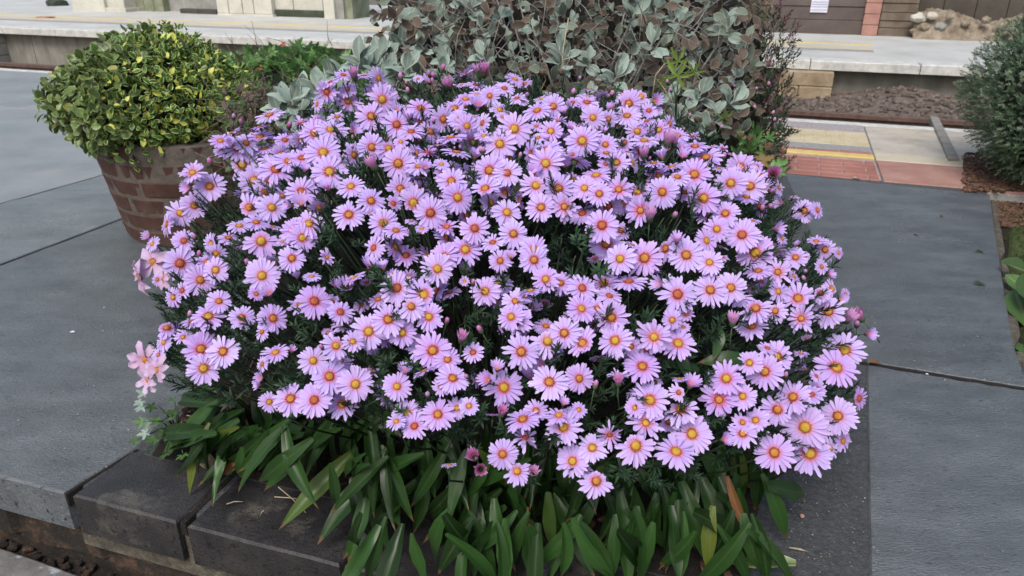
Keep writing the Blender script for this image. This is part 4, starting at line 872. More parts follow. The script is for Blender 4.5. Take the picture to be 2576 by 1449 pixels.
# extra unlisted small buds and half flowers near the crown
for i in range(60):
    px, py = RS.uniform(860, 1950), 0; py = RS.uniform(200, 420); t, ok = hit(px, py)
    p = atd(px, py, t+0.01); obj('bud', BM[i % 3], ab, ABI @ zframe(p, (Vector((0, -0.2, 1))+rv(0.3)).normalized(), RS.uniform(0.005, 0.008), 0))
# wilting pale flowers at the left fringe
def broad(seed):
    rr = random.Random(seed); g = G()
    for i in range(7):
        a = 2*math.pi*(i+rr.uniform(-.3, .3))/7; pk = blade([(0, 0.08), (0.3, 0.2), (0.6, 0.27), (0.85, 0.2), (1, 0.03)], cols=(-1, -0.5, 0, 0.5, 1), curl=rr.uniform(0.1, 0.7), fold=rr.uniform(-0.2, 0.4), wave=0.25, seed=i).pack()
        v = pk[0].copy(); v[:, 1] += 0.08; R = np.array(Matrix.Rotation(a, 3, 'Z') @ Matrix.Rotation(rr.uniform(-0.1, 0.7), 3, 'X')); g.add(v @ R.T, pk[1], pk[2], pk[3])
    return g
for i, (x, y, s_) in enumerate([(352, 696, 0.032), (385, 660, 0.032), (412, 700, 0.018), (365, 905, 0.027), (372, 958, 0.02), (398, 930, 0.02)]):
    t, ok = hit(x, y); t -= 0.01; p = atd(x, y, t); o = obj('faded_flower', mesh('faded_flower', broad(i), M['pale_petal']), ab, ABI @ zframe(p, (Vector((-0.5, -0.9, 0.5))+rv(0.2)).normalized(), s_, i), label='pale wilting flower at the left fringe'); obj('flower_disc', DM[(1, 'disc_o')], o, Matrix.Scale(1.2, 4))
# foliage sprigs
def sprig_geo(seed, n=26, tight=False):
    rr = random.Random(seed); g = G(); tube(g, [(0, 0, -0.2), (0, 0, 0.5), (0.02, 0, 1.0)], 0.02, 0.012, 3)
    for i in range(n):
        h = 0.1+0.9*i/n; a = i*2.4+rr.uniform(-.3, .3); L = rr.uniform(0.28, 0.5)*(1-0.35*h); el = 0.35+0.9*h*rr.uniform(0.6, 1.1)
        d = Vector((math.cos(a)*math.cos(el), math.sin(a)*math.cos(el), math.sin(el))); m = frame((0, 0, h), d, (0, 0, 1), L)
        pk = V_nar[i % 3]; A = np.array(m); v = pk[0].copy(); v[:, 0] *= 1.3; g.add(v @ A[:3, :3].T+A[:3, 3], pk[1], pk[2], pk[3])
    return g.pack()
SPR = [sprig_geo(i) for i in range(5)]
V_n1 = [blade([(0, 0.05), (0.4, 0.1), (1, 0.004)], cols=(-1, 1), curl=c, seed=9).pack() for c in (0.1, 0.4, -0.2)]
def sprig_small(seed, n=15):
    rr = random.Random(seed); g = G()
    for i in range(n):
        h = 0.1+0.9*i/n; a = i*2.4+rr.uniform(-.3, .3); L = rr.uniform(0.3, 0.5)*(1-0.3*h); el = 0.35+0.9*h*rr.uniform(0.6, 1.1)
        m = np.array(frame((0, 0, h), Vector((math.cos(a)*math.cos(el), math.sin(a)*math.cos(el), math.sin(el))), (0, 0, 1), L)); pk = V_n1[i % 3]; v = pk[0].copy(); v[:, 0] *= 1.6
        g.add(v @ m[:3, :3].T+m[:3, 3], pk[1], pk[2], pk[3])
    return g.pack()
SPL = [sprig_small(i) for i in range(5)]
def in_view(p):
    q = p-CAM; d = q.dot(FW); return 1288+FP*q.x/d, 724.5+FP*q.dot(DN)/d
g = G(); cnt = 0
rs2 = np.random.RandomState(5)
BLX = [300, 430, 620, 900, 1100, 1300, 1550, 1750, 2000, 2130, 2250]; BLY = [960, 985, 1010, 1060, 1110, 1210, 1240, 1180, 1160, 1060, 900]
while cnt < 2700:
    d = Vector(rs2.normal(0, 1, 3)).normalized()
    if d.z < -0.1: continue
    k = rs2.choice([rs2.uniform(0.86, 0.965), rs2.uniform(0.74, 0.88)], p=[0.7, 0.3]); p = Vector((BC[0]+d.x*BR[0]*k, BC[1]+d.y*BR[1]*k, BC[2]+d.z*BR[2]*k))
    if d.y > 0.55 and d.z < 0.5: continue
    px, py = in_view(p)
    if py > np.interp(px, BLX, BLY) or px < 385+max(0, py-700)*0.25 or px > 2130-max(0, 560-py)*0.6: continue
    n = Vector((d.x/BR[0], d.y/BR[1], d.z/BR[2])).normalized(); dr = (n+Vector((0, 0, 0.5))+rv(0.4)).normalized()
    g.inst(SPR[cnt % 5], ABI @ zframe(p, dr, rs2.uniform(0.026, 0.05), rs2.uniform(0, 6)), rs2.rand()); cnt += 1
obj('foliage', mesh('foliage', g, M['sprig']), ab, kind='stuff')
for i in range(130):
    px, py = RS.uniform(600, 1950), RS.uniform(280, 950); t, ok = hit(px, py, 0.95); p = atd(px, py, t)
    if not ok: continue
    b = Vector((p.x*0.4, 1.38+(p.y-1.38)*0.4, 0.05)); tube(stem, [ABI @ b, ABI @ (b.lerp(p, 0.6)+rv(0.01)), ABI @ p], 0.0035, 0.0012, 4)
obj('stems', mesh('stems', stem, M['green_stem']), ab, kind='stuff')
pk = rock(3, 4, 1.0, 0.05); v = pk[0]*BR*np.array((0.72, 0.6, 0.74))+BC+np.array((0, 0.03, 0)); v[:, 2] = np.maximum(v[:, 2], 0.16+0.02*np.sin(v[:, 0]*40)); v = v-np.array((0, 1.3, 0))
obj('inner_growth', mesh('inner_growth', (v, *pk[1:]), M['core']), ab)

# ================================================================= LANCE-LEAVED PLANT IN FRONT
lp = thing('lance_leaved_plant', (0.0, 1.0, 0.01), 'dark green plant with long lance shaped leaves drooping over the kerb under the aster', 'plant'); LI = loc_of(lp)
LS = "875,1155,714,1337 785,1115,663,1245 588,1068,467,1168 530,978,424,1033 549,978,541,1080 608,998,612,1100 887,1217,902,1378 922,1233,912,1410 785,1068,761,1147 608,1135,604,1225 982,1100,965,1304 1100,1124,1069,1202 1116,1194,1047,1279 1112,1179,1014,1281 1120,1297,1041,1414 1132,1273,1132,1398 1194,1253,1151,1387 1222,1253,1230,1351 1245,1273,1253,1441 1324,1304,1261,1441 1379,1253,1379,1383 1347,1241,1298,1292 1430,1234,1473,1316 1453,1312,1380,1460 1469,1332,1552,1465 1547,1312,1547,1470 1579,1253,1532,1316 1650,1257,1630,1406 1689,1292,1702,1470 1645,1233,1669,1320 1716,1194,1756,1324 1744,1350,1685,1460 1768,1210,1824,1375 1763,1131,1798,1197 1798,1210,1803,1297 1925,1210,1994,1367 1942,1227,2033,1275 1898,1310,1955,1470 1872,1310,1894,1470 1811,1253,1903,1314 1707,1275,1702,1427 560,1010,490,1090 640,1010,650,1110 680,1060,640,1160 700,1090,745,1190 640,1080,560,1140 1010,1150,940,1260 1060,1200,1090,1330 1300,1240,1320,1350 1500,1250,1440,1400 1600,1290,1590,1440 1840,1300,1800,1440 1330,1340,1330,1470 1420,1330,1450,1460 1850,1200,1870,1290 1290,1300,1200,1440 1180,1320,1100,1450 940,1170,870,1290 1790,1290,1760,1440 1640,1330,1610,1470 960,1200,990,1330"
lm = [mesh('leaf', pk, M['lance']) for pk in V_lan]
nL = 0
def lance(x0, y0, x1, y1, zb, zt, k, w_=1.0, m=None, name='leaf', **kw):
    b = at(x0, y0, zb); e = at(x1, y1, zt); d = e-b; L_ = d.length; up = Vector((RS.normal()*0.25, -0.55, 0.8)); b = b-d*0.12
    mt = frame(b+Vector((0, 0, 0.0)), d+Vector((0, 0, L_*0.14)), up, L_*1.16, sx=L_*1.16*w_)
    return obj(name, m or lm[k], lp, LI @ mt, **kw)
for tok in LS.split():
    x0, y0, x1, y1 = [float(q) for q in tok.split(',')]; lance(x0, y0, x1, y1, 0.125, 0.06 if y1 < 1250 else 0.05, nL % 8, RS.uniform(0.8, 1.05)*min(1.25, 150/math.hypot(x1-x0, y1-y0)+0.2)); nL += 1
for i in range(168):
    x0 = RS.uniform(500, 1910); y0 = RS.uniform(1010, 1360) if x0 > 900 else RS.uniform(1010, 1180); a = RS.normal()*0.42+(x0-1350)/1500; Lp = RS.uniform(120, 230) if x0 > 900 else RS.uniform(100, 180)
    if x0 < 900: a -= 0.35
    if x0 < 850: y0 = min(y0, 1100)
    lance(x0, y0, x0+math.sin(a)*Lp, y0+math.cos(a)*Lp, 0.12+RS.uniform(-0.02, 0.03), 0.03, i % 8, RS.uniform(0.6, 1.05) if x0 > 900 else RS.uniform(0.5, 0.8))
for i in range(60):
    x0 = RS.uniform(700, 1500); y0 = RS.uniform(1030, 1180); a = RS.normal()*0.5+(x0-1300)/1500; Lp = RS.uniform(110, 200)
    lance(x0, y0, x0+math.sin(a)*Lp, y0+math.cos(a)*Lp, 0.2, 0.12, i % 8, RS.uniform(0.55, 0.95))
for i, s_ in enumerate(("1350,1130,1300,1010", "2700,1200,0,0")): pass
# leaves showing in the dark hollow on the right of the bush
for x0, y0, x1, y1 in ((1760, 930, 1680, 900), (1690, 880, 1760, 940), (1810, 820, 1820, 890), (1900, 900, 1790, 905)):
    p0 = atd(x0, y0, 1.06); p1 = atd(x1, y1, 1.03); d = p1-p0; obj('leaf', lm[1], lp, LI @ frame(p0, d, Vector((0, -0.5, 0.8)), d.length, sx=d.length*1.6))
lance(1833, 1215, 1866, 1365, 0.14, 0.07, 2, 0.65, mesh('withered_leaf', V_lan[2], M['lance_dead']), 'withered_leaf', label='withered orange brown leaf')
lance(1328, 1290, 1326, 1412, 0.13, 0.07, 0, 0.5, mesh('withered_leaf', V_lan[0], M['lance_dead']), 'withered_leaf', label='thin dry brown leaf hanging straight down')
lance(612, 1140, 545, 1222, 0.09, 0.03, 1, 1.25, mesh('reddened_leaf', V_lan[1], M['lance_red']), 'reddened_leaf', label='leaf turning red at its tip')
lance(1905, 1330, 1870, 1330, 0.1, 0.08, 1, 1.5, mesh('reddened_leaf', V_lan[3], M['red_leaf']), 'reddened_leaf', label='small dull red leaf')
lance(1980, 1415, 1800, 1405, 0.05, 0.04, 1, 1.2, mesh('olive_leaf', V_lan[3], M['olive']), 'olive_leaf', label='dull olive leaf low at the right')
g = G()
for i in range(26):
    x = RS.uniform(600, 1900); b = at(x, 1180, 0.02); b = Vector((b.x, b.y+0.1, 0.01)); tube(g, [LI @ b, LI @ (b+Vector((0, -0.03, 0.1))), LI @ (b+Vector((RS.uniform(-.03, .03), -0.1, 0.2)))], 0.004, 0.0025, 5)
obj('stalks', mesh('stalks', g, M['green_stem']), lp, kind='stuff')

# weed at the bed's left corner
wd = thing('creeping_weed', at(420, 1110, 0.0), 'small light green weed with lobed leaves at the left corner of the bed', 'weed'); WI = loc_of(wd)
lobm = [mesh('leaf', pk, M['weed']) for pk in V_lob]; palem = mesh('pale_leaf', V_lob[0], M['silver'])
stm = G(); base = at(450, 1100, 0.01)
for i, (x, y, s_) in enumerate([(425, 1050, .06), (455, 1030, .055), (430, 1085, .055), (400, 1100, .045), (385, 1130, .045), (430, 1125, .05), (460, 1140, .045), (480, 1110, .05), (372, 1095, .035), (410, 1060, .045), (455, 1075, .05), (500, 1130, .045), (395, 1020, .04), (350, 1105, .03), (520, 1080, .05), (540, 1110, .045), (370, 1060, .04), (440, 1000, .04), (415, 1140, .04), (480, 1060, .045)]):
    p = at(x, y, 0.03+0.035*RS.rand()+(0.03 if y < 1070 else 0)); d = Vector(((x-440)/60+RS.normal()*0.5, -0.8+RS.normal()*0.3, 0.2)); obj('leaf', lobm[i % 5], wd, WI @ frame(p, d, Vector((0, -0.4, 1))+rv(0.3), s_*0.75)); tube(stm, [WI @ base, WI @ (base.lerp(p, 0.5)+Vector((0, 0, 0.02))), WI @ p], 0.0016, 0.001, 4)
for i, (x, y) in enumerate([(362, 1005), (372, 992), (378, 1085), (385, 1070), (360, 1020)]): obj('pale_leaf', palem, wd, WI @ frame(at(x, y, 0.05), Vector((-0.5, -0.7, 0.2))+rv(0.3), Vector((0, -0.5, 1)), 0.03), label='whitish small leaf on the outer side')
obj('stems', mesh('stems', stm, M['green_stem']), wd, kind='stuff')
# green lobed leaves under the aster (centre)
cl = thing('dark_cranesbill', at(950, 1060, 0.05), 'dark green toothed leaves peeping out below the aster flowers left of centre', 'plant'); CI = loc_of(cl)
dm_ = [mesh('leaf', pk, M['lance']) for pk in V_lob]
for i, (x, y) in enumerate([(930, 985), (945, 1015), (965, 1050), (925, 1040), (975, 1010)]): p = atd(x, y, 1.1); obj('leaf', dm_[i % 5], cl, CI @ frame(p, Vector((0.2, -0.5, -0.7))+rv(0.3), Vector((0, -1, 0.5)), 0.05))
gg = G(); tube(gg, [(0, 0, -0.05), (0, 0.03, 0.08), (0, 0.02, 0.16)], 0.002, 0.0015, 4); obj('stalk', mesh('stalk', gg, M['green_stem']), cl)

# ================================================================= SILVER SHRUBS BEHIND
def rosette(L, c, axis, n, s_, vs='rnd', spread=0.9, wt=1.0):
    for i in range(n):
        a = i*2.2+RS.uniform(-.3, .3); ax = Vector(axis).normalized(); x = ax.orthogonal().normalized(); y = ax.cross(x)
        d = (ax*RS.uniform(0.35, 1.1)+(x*math.cos(a)+y*math.sin(a))*spread).normalized(); L.append((vs, RS.randint(4), frame(Vector(c)-ax*0.012*(i % 3), d, ax+rv(0.15), s_*RS.uniform(0.75, 1.1), sx=s_*RS.uniform(0.6, 0.78)), RS.rand(), wt))
GS = thing('grey_shrub', (0.2, 2.35, 0.0), 'large silvery grey shrub with felted oval leaves and dead brown growth behind the aster', 'shrub'); L = []; tips = []
rosP = [(1215, 140, 1.75, .058), (1415, 150, 1.75, .056), (1405, 118, 1.8, .05), (1550, 195, 1.7, .066), (1640, 110, 1.75, .06), (1590, 140, 1.8, .045), (1765, 235, 1.68, .06), (1845, 255, 1.65, .066), (1830, 75, 1.85, .066), (1480, 150, 1.8, .05), (1595, 35, 1.9, .07), (1130, 95, 1.9, .055), (1060, 115, 1.85, .05), (985, 145, 1.85, .05), (1010, 105, 1.95, .055), (1105, 45, 2.0, .075), (1210, 70, 1.95, .05), (1290, 130, 1.9, .04), (1700, 45, 2.0, .055), (1690, 250, 1.7, .05), (1775, 325, 1.65, .055), (1850, 195, 1.9, .05), (1340, 70, 1.9, .045), (1185, 20, 2.0, .085), (1260, 45, 2.0, .06), (1055, 30, 2.05, .075), (1440, 60, 1.9, .045), (1500, 90, 1.9, .045), (1860, 130, 1.95, .055), (1700, 300, 1.66, .045), (1800, 290, 1.7, .045), (1740, 130, 1.85, .045), (1560, 260, 1.72, .05), (1120, 150, 1.8, .05), (1110, 180, 1.75, .05), (1720, 70, 1.95, .06), (1650, 20, 2.0, .07), (1390, 20, 2.0, .05), (950, 125, 1.9, .045), (1730, 275, 1.68, .05), (1660, 260, 1.68, .045), (1480, 235, 1.74, .04)]
for x, y, t, s_ in rosP:
    c = atd(x, y, t+0.08); rosette(L, c, Vector((RS.normal()*0.3, -0.75, 0.75)), RS.randint(6, 9), s_*0.84, wt=1.5); tips.append(c)
for i in range(95):
    x, y = RS.uniform(960, 1880), RS.uniform(-60, 220); 
    if x < 1050 and y > 160: continue
    if y > 160 and RS.rand() < 0.5: continue
    t = RS.uniform(2.05, 2.6); c = atd(x, y, t); rosette(L, c, Vector((RS.normal()*0.4, -0.6, 0.8)), RS.randint(4, 6), RS.uniform(0.026, 0.042), wt=0.6); tips.append(c)
sil, oth = [], []
for l in L: (oth if RS.rand() < 0.22 and l[4] < 1 else sil).append(l)
place_leaves(GS, sil, M['silver'], 'leaf', 210)
for i in range(2600):
    x, y = RS.uniform(940, 1900), RS.uniform(-80, 340); t = RS.uniform(1.9, 2.7)
    if x < 1020 and y > 180: continue
    oth.append(('ov', RS.randint(5), frame(atd(x, y, t), Vector((RS.normal(), RS.normal()*0.6-0.3, RS.normal()*0.7-0.2)), Vector((0, -1, 0.6))+rv(0.4), RS.uniform(0.025, 0.05)), RS.rand(), 1.0))
h1 = [l for i, l in enumerate(oth) if i % 3]; h2 = [l for i, l in enumerate(oth) if i % 3 == 0]
place_leaves(GS, h1, M['dead_leaf'], 'dead_leaf', 60); place_leaves(GS, h2, M['olearia_grey'], 'grey_leaf', 30)
twigs(GS, (0.2, 2.35, 0.0), tips[:90], M['grey_bark'], 0.008, 0.0022)
tw = G(); ivt = -GS.location
for i in range(320):
    x, y = RS.uniform(980, 1880), RS.uniform(-60, 300); t = RS.uniform(1.75, 2.4); a = atd(x, y, t); d = Vector((RS.normal()*0.7, RS.normal()*0.3, RS.uniform(0.1, 1.0))).normalized()*RS.uniform(0.05, 0.16)
    tube(tw, [a+ivt, a+d*0.5+rv(0.006)+ivt, a+d+ivt], 0.0016, 0.0008, 3)
obj('twig', mesh('twig', tw, M['grey_bark']), GS, kind='stuff')
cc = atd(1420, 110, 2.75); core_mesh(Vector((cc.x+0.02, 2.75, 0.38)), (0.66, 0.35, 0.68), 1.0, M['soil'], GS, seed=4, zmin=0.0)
# dead flower heads on wiry stalks
for x0, y0, x1, y1 in ((1610, 280, 1535, 225), (1430, 45, 1412, 180), (1655, 200, 1755, 300), (1350, 250, 1365, 180), (1640, 250, 1680, 150)):
    a, b = atd(x0, y0, 1.72), atd(x1, y1, 1.7); ww = G(); tube(ww, [a+ivt, a.lerp(b, 0.5)+rv(0.01)+ivt, b+ivt], 0.0014, 0.0012, 4); o = obj('dead_flower_stalk', mesh('dead_flower_stalk', ww, M['straw']), GS)
    hd = G(); hd.inst(vr[2], Matrix.Translation(b+ivt) @ Matrix.Scale(0.011, 4)); obj('seed_head', mesh('seed_head', hd, M['dead_leaf'], False), o)
# small silver plant left of the aster's top
SS = thing('silver_plant', atd(760, 320, 1.9), 'small silver white plant with felted leaves between the green cranesbill and the aster', 'plant'); L = []; tips = []
for x, y in ((735, 245), (765, 235), (795, 215), (835, 200), (870, 185), (760, 275), (790, 260), (740, 290), (775, 300), (720, 262), (815, 235), (900, 175), (935, 165), (850, 215), (905, 150), (955, 145), (985, 175), (700, 275), (1000, 200), (1020, 170), (960, 190), (790, 320), (745, 320)):
    c = atd(x, y+6, 1.78+RS.uniform(-0.03, 0.08)); rosette(L, c, Vector((RS.normal()*0.4, -0.6, 0.9)), 7, RS.uniform(0.045, 0.06), wt=1, spread=0.7); tips.append(c)
place_leaves(SS, L, M['silver'], 'leaf', 170); b = SS.location; twigs(SS, (b.x, b.y+0.05, 0.1), tips, M['grey_bark'], 0.004, 0.0015)

# ================================================================= GREEN CRANESBILL MASS (left of centre, behind) and red leaves
CB = thing('green_cranesbill', (-0.75, 3.4, 0.0), 'low spreading mound of bright green cut leaved cranesbill beyond the brick tub', 'plant'); L = []
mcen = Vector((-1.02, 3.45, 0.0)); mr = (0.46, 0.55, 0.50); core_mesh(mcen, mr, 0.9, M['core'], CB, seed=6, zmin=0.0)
for p, n, k in crown_dirs(3400, mcen, mr, 0.86, 1.05, zmin=0.03, seed=15, lump=0.05): L.append(('lob', RS.randint(5), frame(p, n*0.4+rv(0.5)+Vector((0, -0.3, 0)), n+Vector((0, 0, 0.5))+rv(0.3), RS.uniform(0.05, 0.085)), RS.rand(), 1.0))
m2 = Vector((-0.74, 2.75, 0)); mr2 = (0.26, 0.4, 0.40); core_mesh(m2, mr2, 0.85, M['core'], CB, seed=7, zmin=0.0)
for p, n, k in crown_dirs(500, m2, mr2, 0.86, 1.05, zmin=0.03, seed=16, lump=0.05): L.append(('lob', RS.randint(5), frame(p, n*0.4+rv(0.5), n+Vector((0, 0, 0.5))+rv(0.3), RS.uniform(0.035, 0.06)), RS.rand(), 1.0))
place_leaves(CB, L, M['crane'], 'leaf', 220)
gr = G(); cbl = -CB.location
for i in range(50):
    x, y = RS.uniform(600, 960), RS.uniform(115, 260); a = atd(x, y, RS.uniform(2.3, 3.2)); d = Vector((RS.normal()*0.6, 0, RS.uniform(0.2, 1))).normalized()*RS.uniform(0.05, 0.14); tube(gr, [a+cbl, a+d*0.5+rv(0.008)+cbl, a+d+cbl], 0.0014, 0.0007, 3)
obj('dry_stalks', mesh('dry_stalks', gr, M['bark']), CB, kind='stuff')
rl = mesh('red_leaf', V_lob[1], M['red_leaf'])
for x, y, t in ((668, 238, 2.2), (672, 248, 2.15), (705, 108, 2.75)): obj('red_leaf', rl, CB, loc_of(CB) @ frame(atd(x, y, t), rv(1), Vector((0, -1, 0.6)), 0.03), label='leaf turned red')
# withered growth between tub and aster
WG = thing('withered_growth', (-0.62, 2.15, 0.0), 'tangle of withered brown stalks and leaves between the tub shrub and the silver plant', 'dead plant'); wg = -WG.location; gr = G(); L = []
for i in range(500):
    x, y = RS.uniform(560, 760), RS.uniform(230, 430); a = atd(x, y, RS.uniform(2.0, 2.35)); d = rv(1).normalized()*RS.uniform(0.03, 0.12); tube(gr, [a+wg, a+d*0.5+rv(0.01)+wg, a+d+wg], 0.0014, 0.0008, 3)
    if i < 330: L.append(('ov', RS.randint(5), frame(a, d, Vector((0, -1, 0.6))+rv(0.4), RS.uniform(0.02, 0.035)), RS.rand(), 1.0))
obj('stalks', mesh('stalks', gr, M['bark']), WG, kind='stuff'); place_leaves(WG, L[:200], M['dead_leaf'], 'dead_leaf', 40); place_leaves(WG, L[200:], M['weed'], 'green_leaf', 30)
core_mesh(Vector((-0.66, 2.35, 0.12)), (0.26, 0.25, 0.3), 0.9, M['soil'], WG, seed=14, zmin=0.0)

# lime leaf plant inside the grey shrub
LC = thing('lime_cranesbill', atd(1700, 240, 1.75), 'sprig of yellow green palmate leaves standing against the grey shrub', 'plant'); LCI = loc_of(LC); mlime = [mesh('leaf', pk, M['crane_lime']) for pk in V_pal*2]
for x, y, t, s_ in ((1715, 175, 1.62, .07), (1690, 215, 1.6, .075), (1735, 195, 1.62, .05), (1665, 225, 1.62, .045), (1820, 310, 1.6, .045)): obj('leaf', mlime[RS.randint(5)], LC, LCI @ frame(atd(x, y, t), Vector((RS.normal()*0.3, -0.3, 0.8)), Vector((0, -1, 0.25)), s_))
gg = G(); b = atd(1700, 300, 1.72)
for x, y, t in ((1715, 165, 1.66), (1690, 205, 1.63), (1730, 185, 1.68)): e = atd(x, y, t); tube(gg, [LCI @ b, LCI @ (b.lerp(e, 0.5)+rv(0.01)), LCI @ e], 0.0018, 0.001, 4)
obj('stalks', mesh('stalks', gg, M['green_stem']), LC)
# straggly geranium right of the aster top
SG = thing('straggly_geranium', atd(1890, 430, 1.75), 'straggly geranium with ragged leaves and dry seed heads right of the aster top', 'plant'); SGI = loc_of(SG); gg = G(); mw = [mesh('leaf', pk, M['crane']) for pk in V_lob]; hd = G()
b = atd(1860, 430, 1.7)
for x, y, s_ in ((1905, 345, .06), (1880, 355, .05), (1910, 370, .07), (1885, 390, .06), (1865, 375, .05), (1925, 390, .05), (1945, 420, .045), (1955, 440, .04), (1930, 355, .04), (1870, 345, .04), (1850, 395, .05), (1895, 330, .045), (1960, 410, .03), (1900, 410, .06), (1930, 430, .05)):
    e = atd(x, y, 1.62); obj('leaf', mw[RS.randint(5)], SG, SGI @ frame(e, Vector((RS.normal()*0.6, -0.3, 0.5)), Vector((0, -1, 0.3))+rv(0.4), s_*0.8)); tube(gg, [SGI @ b, SGI @ (b.lerp(e, 0.6)+rv(0.01)), SGI @ e], 0.002, 0.001, 4)
for x, y in ((1935, 365), (1928, 372), (1885, 348), (1968, 382), (1862, 340)):
    e = atd(x, y, 1.6); tube(gg, [SGI @ b, SGI @ b.lerp(e, 0.6), SGI @ e], 0.0015, 0.001, 4); hd.inst(vr[1], SGI @ Matrix.Translation(e) @ Matrix.Scale(0.009, 4))
obj('stalks', mesh('stalks', gg, M['bark']), SG); obj('seed_head', mesh('seed_head', hd, M['mulch'], False), SG)
# heather
HE = thing('dark_heather', (0.98, 2.75, 0), 'dark evergreen heather with purplish tips at the right end of the grey shrub', 'shrub'); hc = Vector((0.84, 2.7, 0.32)); hr = (0.115, 0.22, 0.34)
core_mesh(hc, hr, 0.42, M['core'], HE, seed=9, zmin=0.0); g = G(); HI = loc_of(HE)
for p, n, k in crown_dirs(1000, hc, hr, 0.45, 1.25, zmin=0.02, seed=21, lump=0.1): g.inst(SPL[RS.randint(5)], HI @ zframe(p, (n*0.5+Vector((0, 0, 0.8))+rv(0.3)).normalized(), RS.uniform(0.03, 0.055), RS.uniform(0, 6)), RS.rand())
obj('foliage', mesh('foliage', g, M['heather']), HE, kind='stuff'); twigs(HE, (0.92, 2.75, 0), [p for p, n, k in crown_dirs(40, hc, hr, 0.8, 1.25, zmin=0.2, seed=22)], M['bark'], 0.005, 0.0012)
# dry hedge top
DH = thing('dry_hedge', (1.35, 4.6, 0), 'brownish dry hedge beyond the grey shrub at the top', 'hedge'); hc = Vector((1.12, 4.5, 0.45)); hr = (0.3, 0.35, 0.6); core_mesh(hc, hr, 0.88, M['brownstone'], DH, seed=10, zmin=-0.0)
g = G(); DI = loc_of(DH)
for p, n, k in crown_dirs(1500, hc, hr, 0.86, 1.05, zmin=0.02, seed=23, lump=0.06): g.inst(V_n1[0] if False else V_ov[RS.randint(5)], DI @ frame(p, n*0.4+rv(0.5), n+rv(0.3), RS.uniform(0.02, 0.035)), RS.rand())
obj('foliage', mesh('foliage', g, M['dry_foliage']), DH, kind='stuff')
# ================================================================= RIGHT SIDE: evergreen, mulch, moss, dock
YC = Vector((2.43, 3.10, 0.36)); YR = (0.49, 0.5, 0.44)
YB = thing('dark_evergreen', (YC.x, YC.y, -0.05), 'dense dark green evergreen bush at the right edge', 'bush'); YI = loc_of(YB)
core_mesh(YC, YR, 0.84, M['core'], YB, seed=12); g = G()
for p, n, k in crown_dirs(12000, YC, YR, 0.86, 1.04, seed=25, lump=0.03):
    if p.x > YC.x+0.35: continue
    g.inst(SPL[RS.randint(5)], YI @ zframe(p, (n+Vector((0, 0, 0.2))+rv(0.4)).normalized(), RS.uniform(0.02, 0.036), RS.uniform(0, 6)), RS.rand())
obj('foliage', mesh('foliage', g, M['yew']), YB, kind='stuff')
g = G(); tube(g, [(0, 0, -0.05), (0.02, 0, 0.15), (0, 0.02, 0.3)], 0.03, 0.015, 7); obj('trunk', mesh('trunk', g, M['bark']), YB)
# mulch
g = G()
for i in range(4200):
    y = RS.uniform(385, 570); x = RS.uniform(2412+max(0, y-480)*1.0, 2640)+RS.normal()*8; p = at(x, y, -0.045 if y > 480 else 0.004)
    if x < 2425+ (560-y)*-0.0: continue
    g.inst(V_ov[RS.randint(5)] if i % 2 else vr[i % 8], (frame(p, Vector((RS.normal(), RS.normal(), 0.1)), Vector((RS.normal()*0.5, RS.normal()*0.5, 1)), RS.uniform(0.01, 0.026)) if i % 2 else Matrix.Translation(p) @ Matrix.Scale(RS.uniform(0.004, 0.012), 4)), RS.rand())
obj('mulch', mesh('mulch', g, M['mulch'], False), ver, kind='stuff')
# moss
g = G(); mp = [Q['tr']+Vector((0.03, -0.12)), Q['tr']+Vector((0.6, -0.1)), Q['r2']+Vector((0.8, 0)), Q['r2']+Vector((0.045, 0.0)), Q['r1']+Vector((0.04, 0))]
prism(mp, -0.06, -0.042, 0.008, g)
for i in range(1500):
    a, b = RS.rand(), RS.rand(); p = (Q['tr']*(1-a)+Q['r2']*a)+Vector((0.045+0.5*b, 0)); g.inst(SPL[RS.randint(5)], zframe(Vector((p.x, p.y, -0.045)), Vector((RS.normal()*0.5, RS.normal()*0.5, 1)).normalized(), RS.uniform(0.008, 0.02), 0), RS.rand())
obj('moss', mesh('moss', g, M['moss']), ver, kind='stuff')
DK = thing('dock_plant', at(2560, 720, -0.05), 'broad pale green leaves arching beside the mossy edge of the right slab', 'plant'); DKI = loc_of(DK); dk = [mesh('leaf', pk, M['bigleaf']) for pk in V_ov]
for x0, y0, x1, y1, z0, z1 in ((2600, 690, 2525, 665, 0.0, 0.03), (2610, 760, 2540, 690, -0.03, 0.02), (2600, 840, 2545, 740, -0.05, 0.0), (2590, 900, 2560, 800, -0.05, -0.03), (2640, 800, 2570, 700, 0.0, 0.05)):
    a, b = at(x0, y0, z0), at(x1, y1, z1); obj('leaf', dk[RS.randint(5)], DK, DKI @ frame(a, b-a, Vector((-0.2, -0.3, 1)), (b-a).length*1.1))
gg = G(); tube(gg, [(0.06, 0.02, -0.03), (0.1, 0.0, 0.0), (0.14, 0, 0.04)], 0.006, 0.004, 6); obj('stalk', mesh('stalk', gg, M['green_stem']), DK)

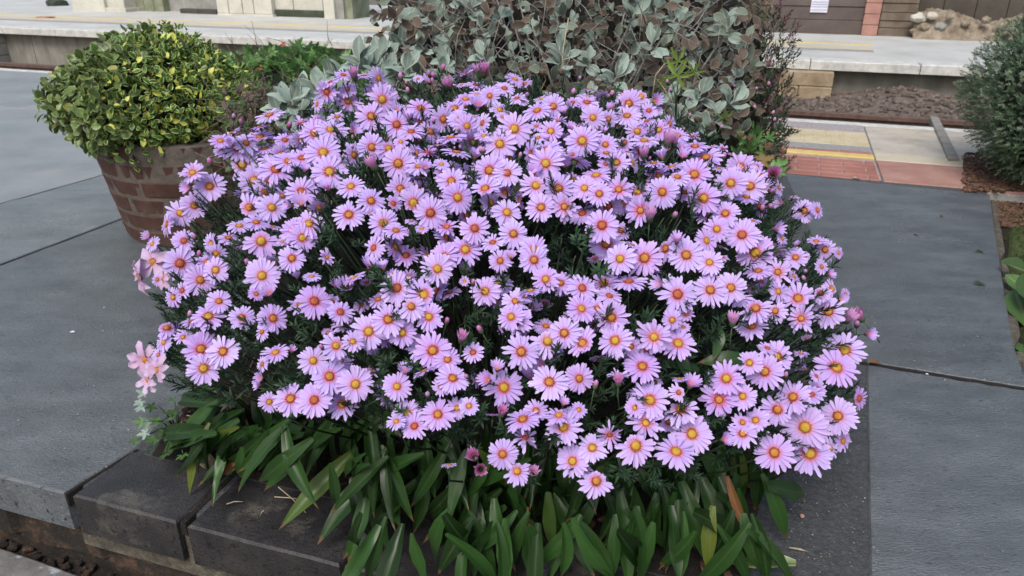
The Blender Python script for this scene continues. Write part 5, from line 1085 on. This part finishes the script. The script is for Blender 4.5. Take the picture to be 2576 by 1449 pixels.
# ================================================================= SMALL LOOSE THINGS
def debris(x, y, s_, m, label, name='fallen_leaf', cat='leaf', z=0.004, v=V_ov, rot=0.0, k=0, grp=None):
    p = at(x, y, z); one(name, mesh(name, v[k], m), frame(p, Vector((math.cos(rot), math.sin(rot), 0.05)), Vector((0.15, -0.1, 1)), s_), label, cat, grp)
debris(2480, 718, 0.035, M['lance'], 'dark torn leaf on the right slab, nearest its mossy edge', rot=2.6, k=2)
debris(2455, 632, 0.035, M['lance'], 'thin green leaf on the right slab, near the upper right', rot=0.1, k=1)
debris(2368, 545, 0.022, M['mulch'], 'tiny dark leaf on the right slab, below the red paving', rot=1.0)
debris(2300, 590, 0.02, M['lance'], 'small green scrap on the right slab, left of the other leaves', rot=0.3, k=3)
debris(2145, 447, 0.04, M['straw'], 'pale dry leaf on the asphalt just below the red pavers', rot=0.1, k=1)
debris(2188, 912, 0.028, M['lance_dead'], 'orange leaf tip at the joint right beside the aster', rot=0.3, z=0.01)
debris(2328, 941, 0.008, M['notice'], 'tiny white petal lying in the joint of the right slabs', 'petal', 'petal')
debris(175, 835, 0.014, M['notice'], 'tiny white petal on the front left slab', 'petal', 'petal')
debris(2018, 1298, 0.0055, M['worn_red'], 'small pinkish stone chip on the asphalt beside the lance leaves', 'stone_chip', 'chip', v=[vr[3]], k=0)
debris(1985, 1378, 0.03, M['straw'], 'short straw at the right foot of the lance leaved plant', 'straw', 'straw', v=V_nar, rot=-0.25)
debris(482, 1142, 0.06, M['straw'], 'curled tan dead leaf on the soil behind the coping bricks', rot=-0.4, z=0.03, k=3)
for i, (x0, y0, x1, y1, z0, z1, lab) in enumerate([(570, 1268, 612, 1262, 0.004, 0.006, 'pale straw lying across the second coping brick'), (655, 1298, 664, 1284, 0.004, 0.02, 'short broken straw on the second coping brick, right of the long one'), (700, 1225, 770, 1290, 0.05, 0.01, 'brown twig lying under the leaves over the second brick'), (470, 1045, 520, 1060, 0.04, 0.03, 'dry straw over the soil behind the weed'), (455, 1062, 530, 1100, 0.02, 0.05, 'long dry stalk leaning across the bed corner'), (480, 1150, 545, 1158, 0.02, 0.02, 'dry straw at the back edge of the first brick'), (705, 1140, 718, 1085, 0.06, 0.14, 'thin pale twig standing among the lance leaves'), (624, 945, 640, 900, 0.15, 0.22, 'thin dead stalk poking out left of the lower aster flowers'), (287, 1310, 291, 1295, -0.04, -0.02, 'tiny orange twig on the face of the first brick'), (690, 1250, 780, 1262, 0.03, 0.02, 'pale brittle twig beside the second coping brick')]):
    a, b = at(x0, y0, z0), at(x1, y1, z1)
    g = G(); tube(g, [Vector((0, 0, 0)), (b-a)*0.5+Vector((0, 0, 0.003)), b-a], 0.0013, 0.0008, 5); one('dry_twig', mesh('dry_twig', g, M['straw']), Matrix.Translation(a), lab, 'twig', 'dry twigs on and behind the coping bricks')
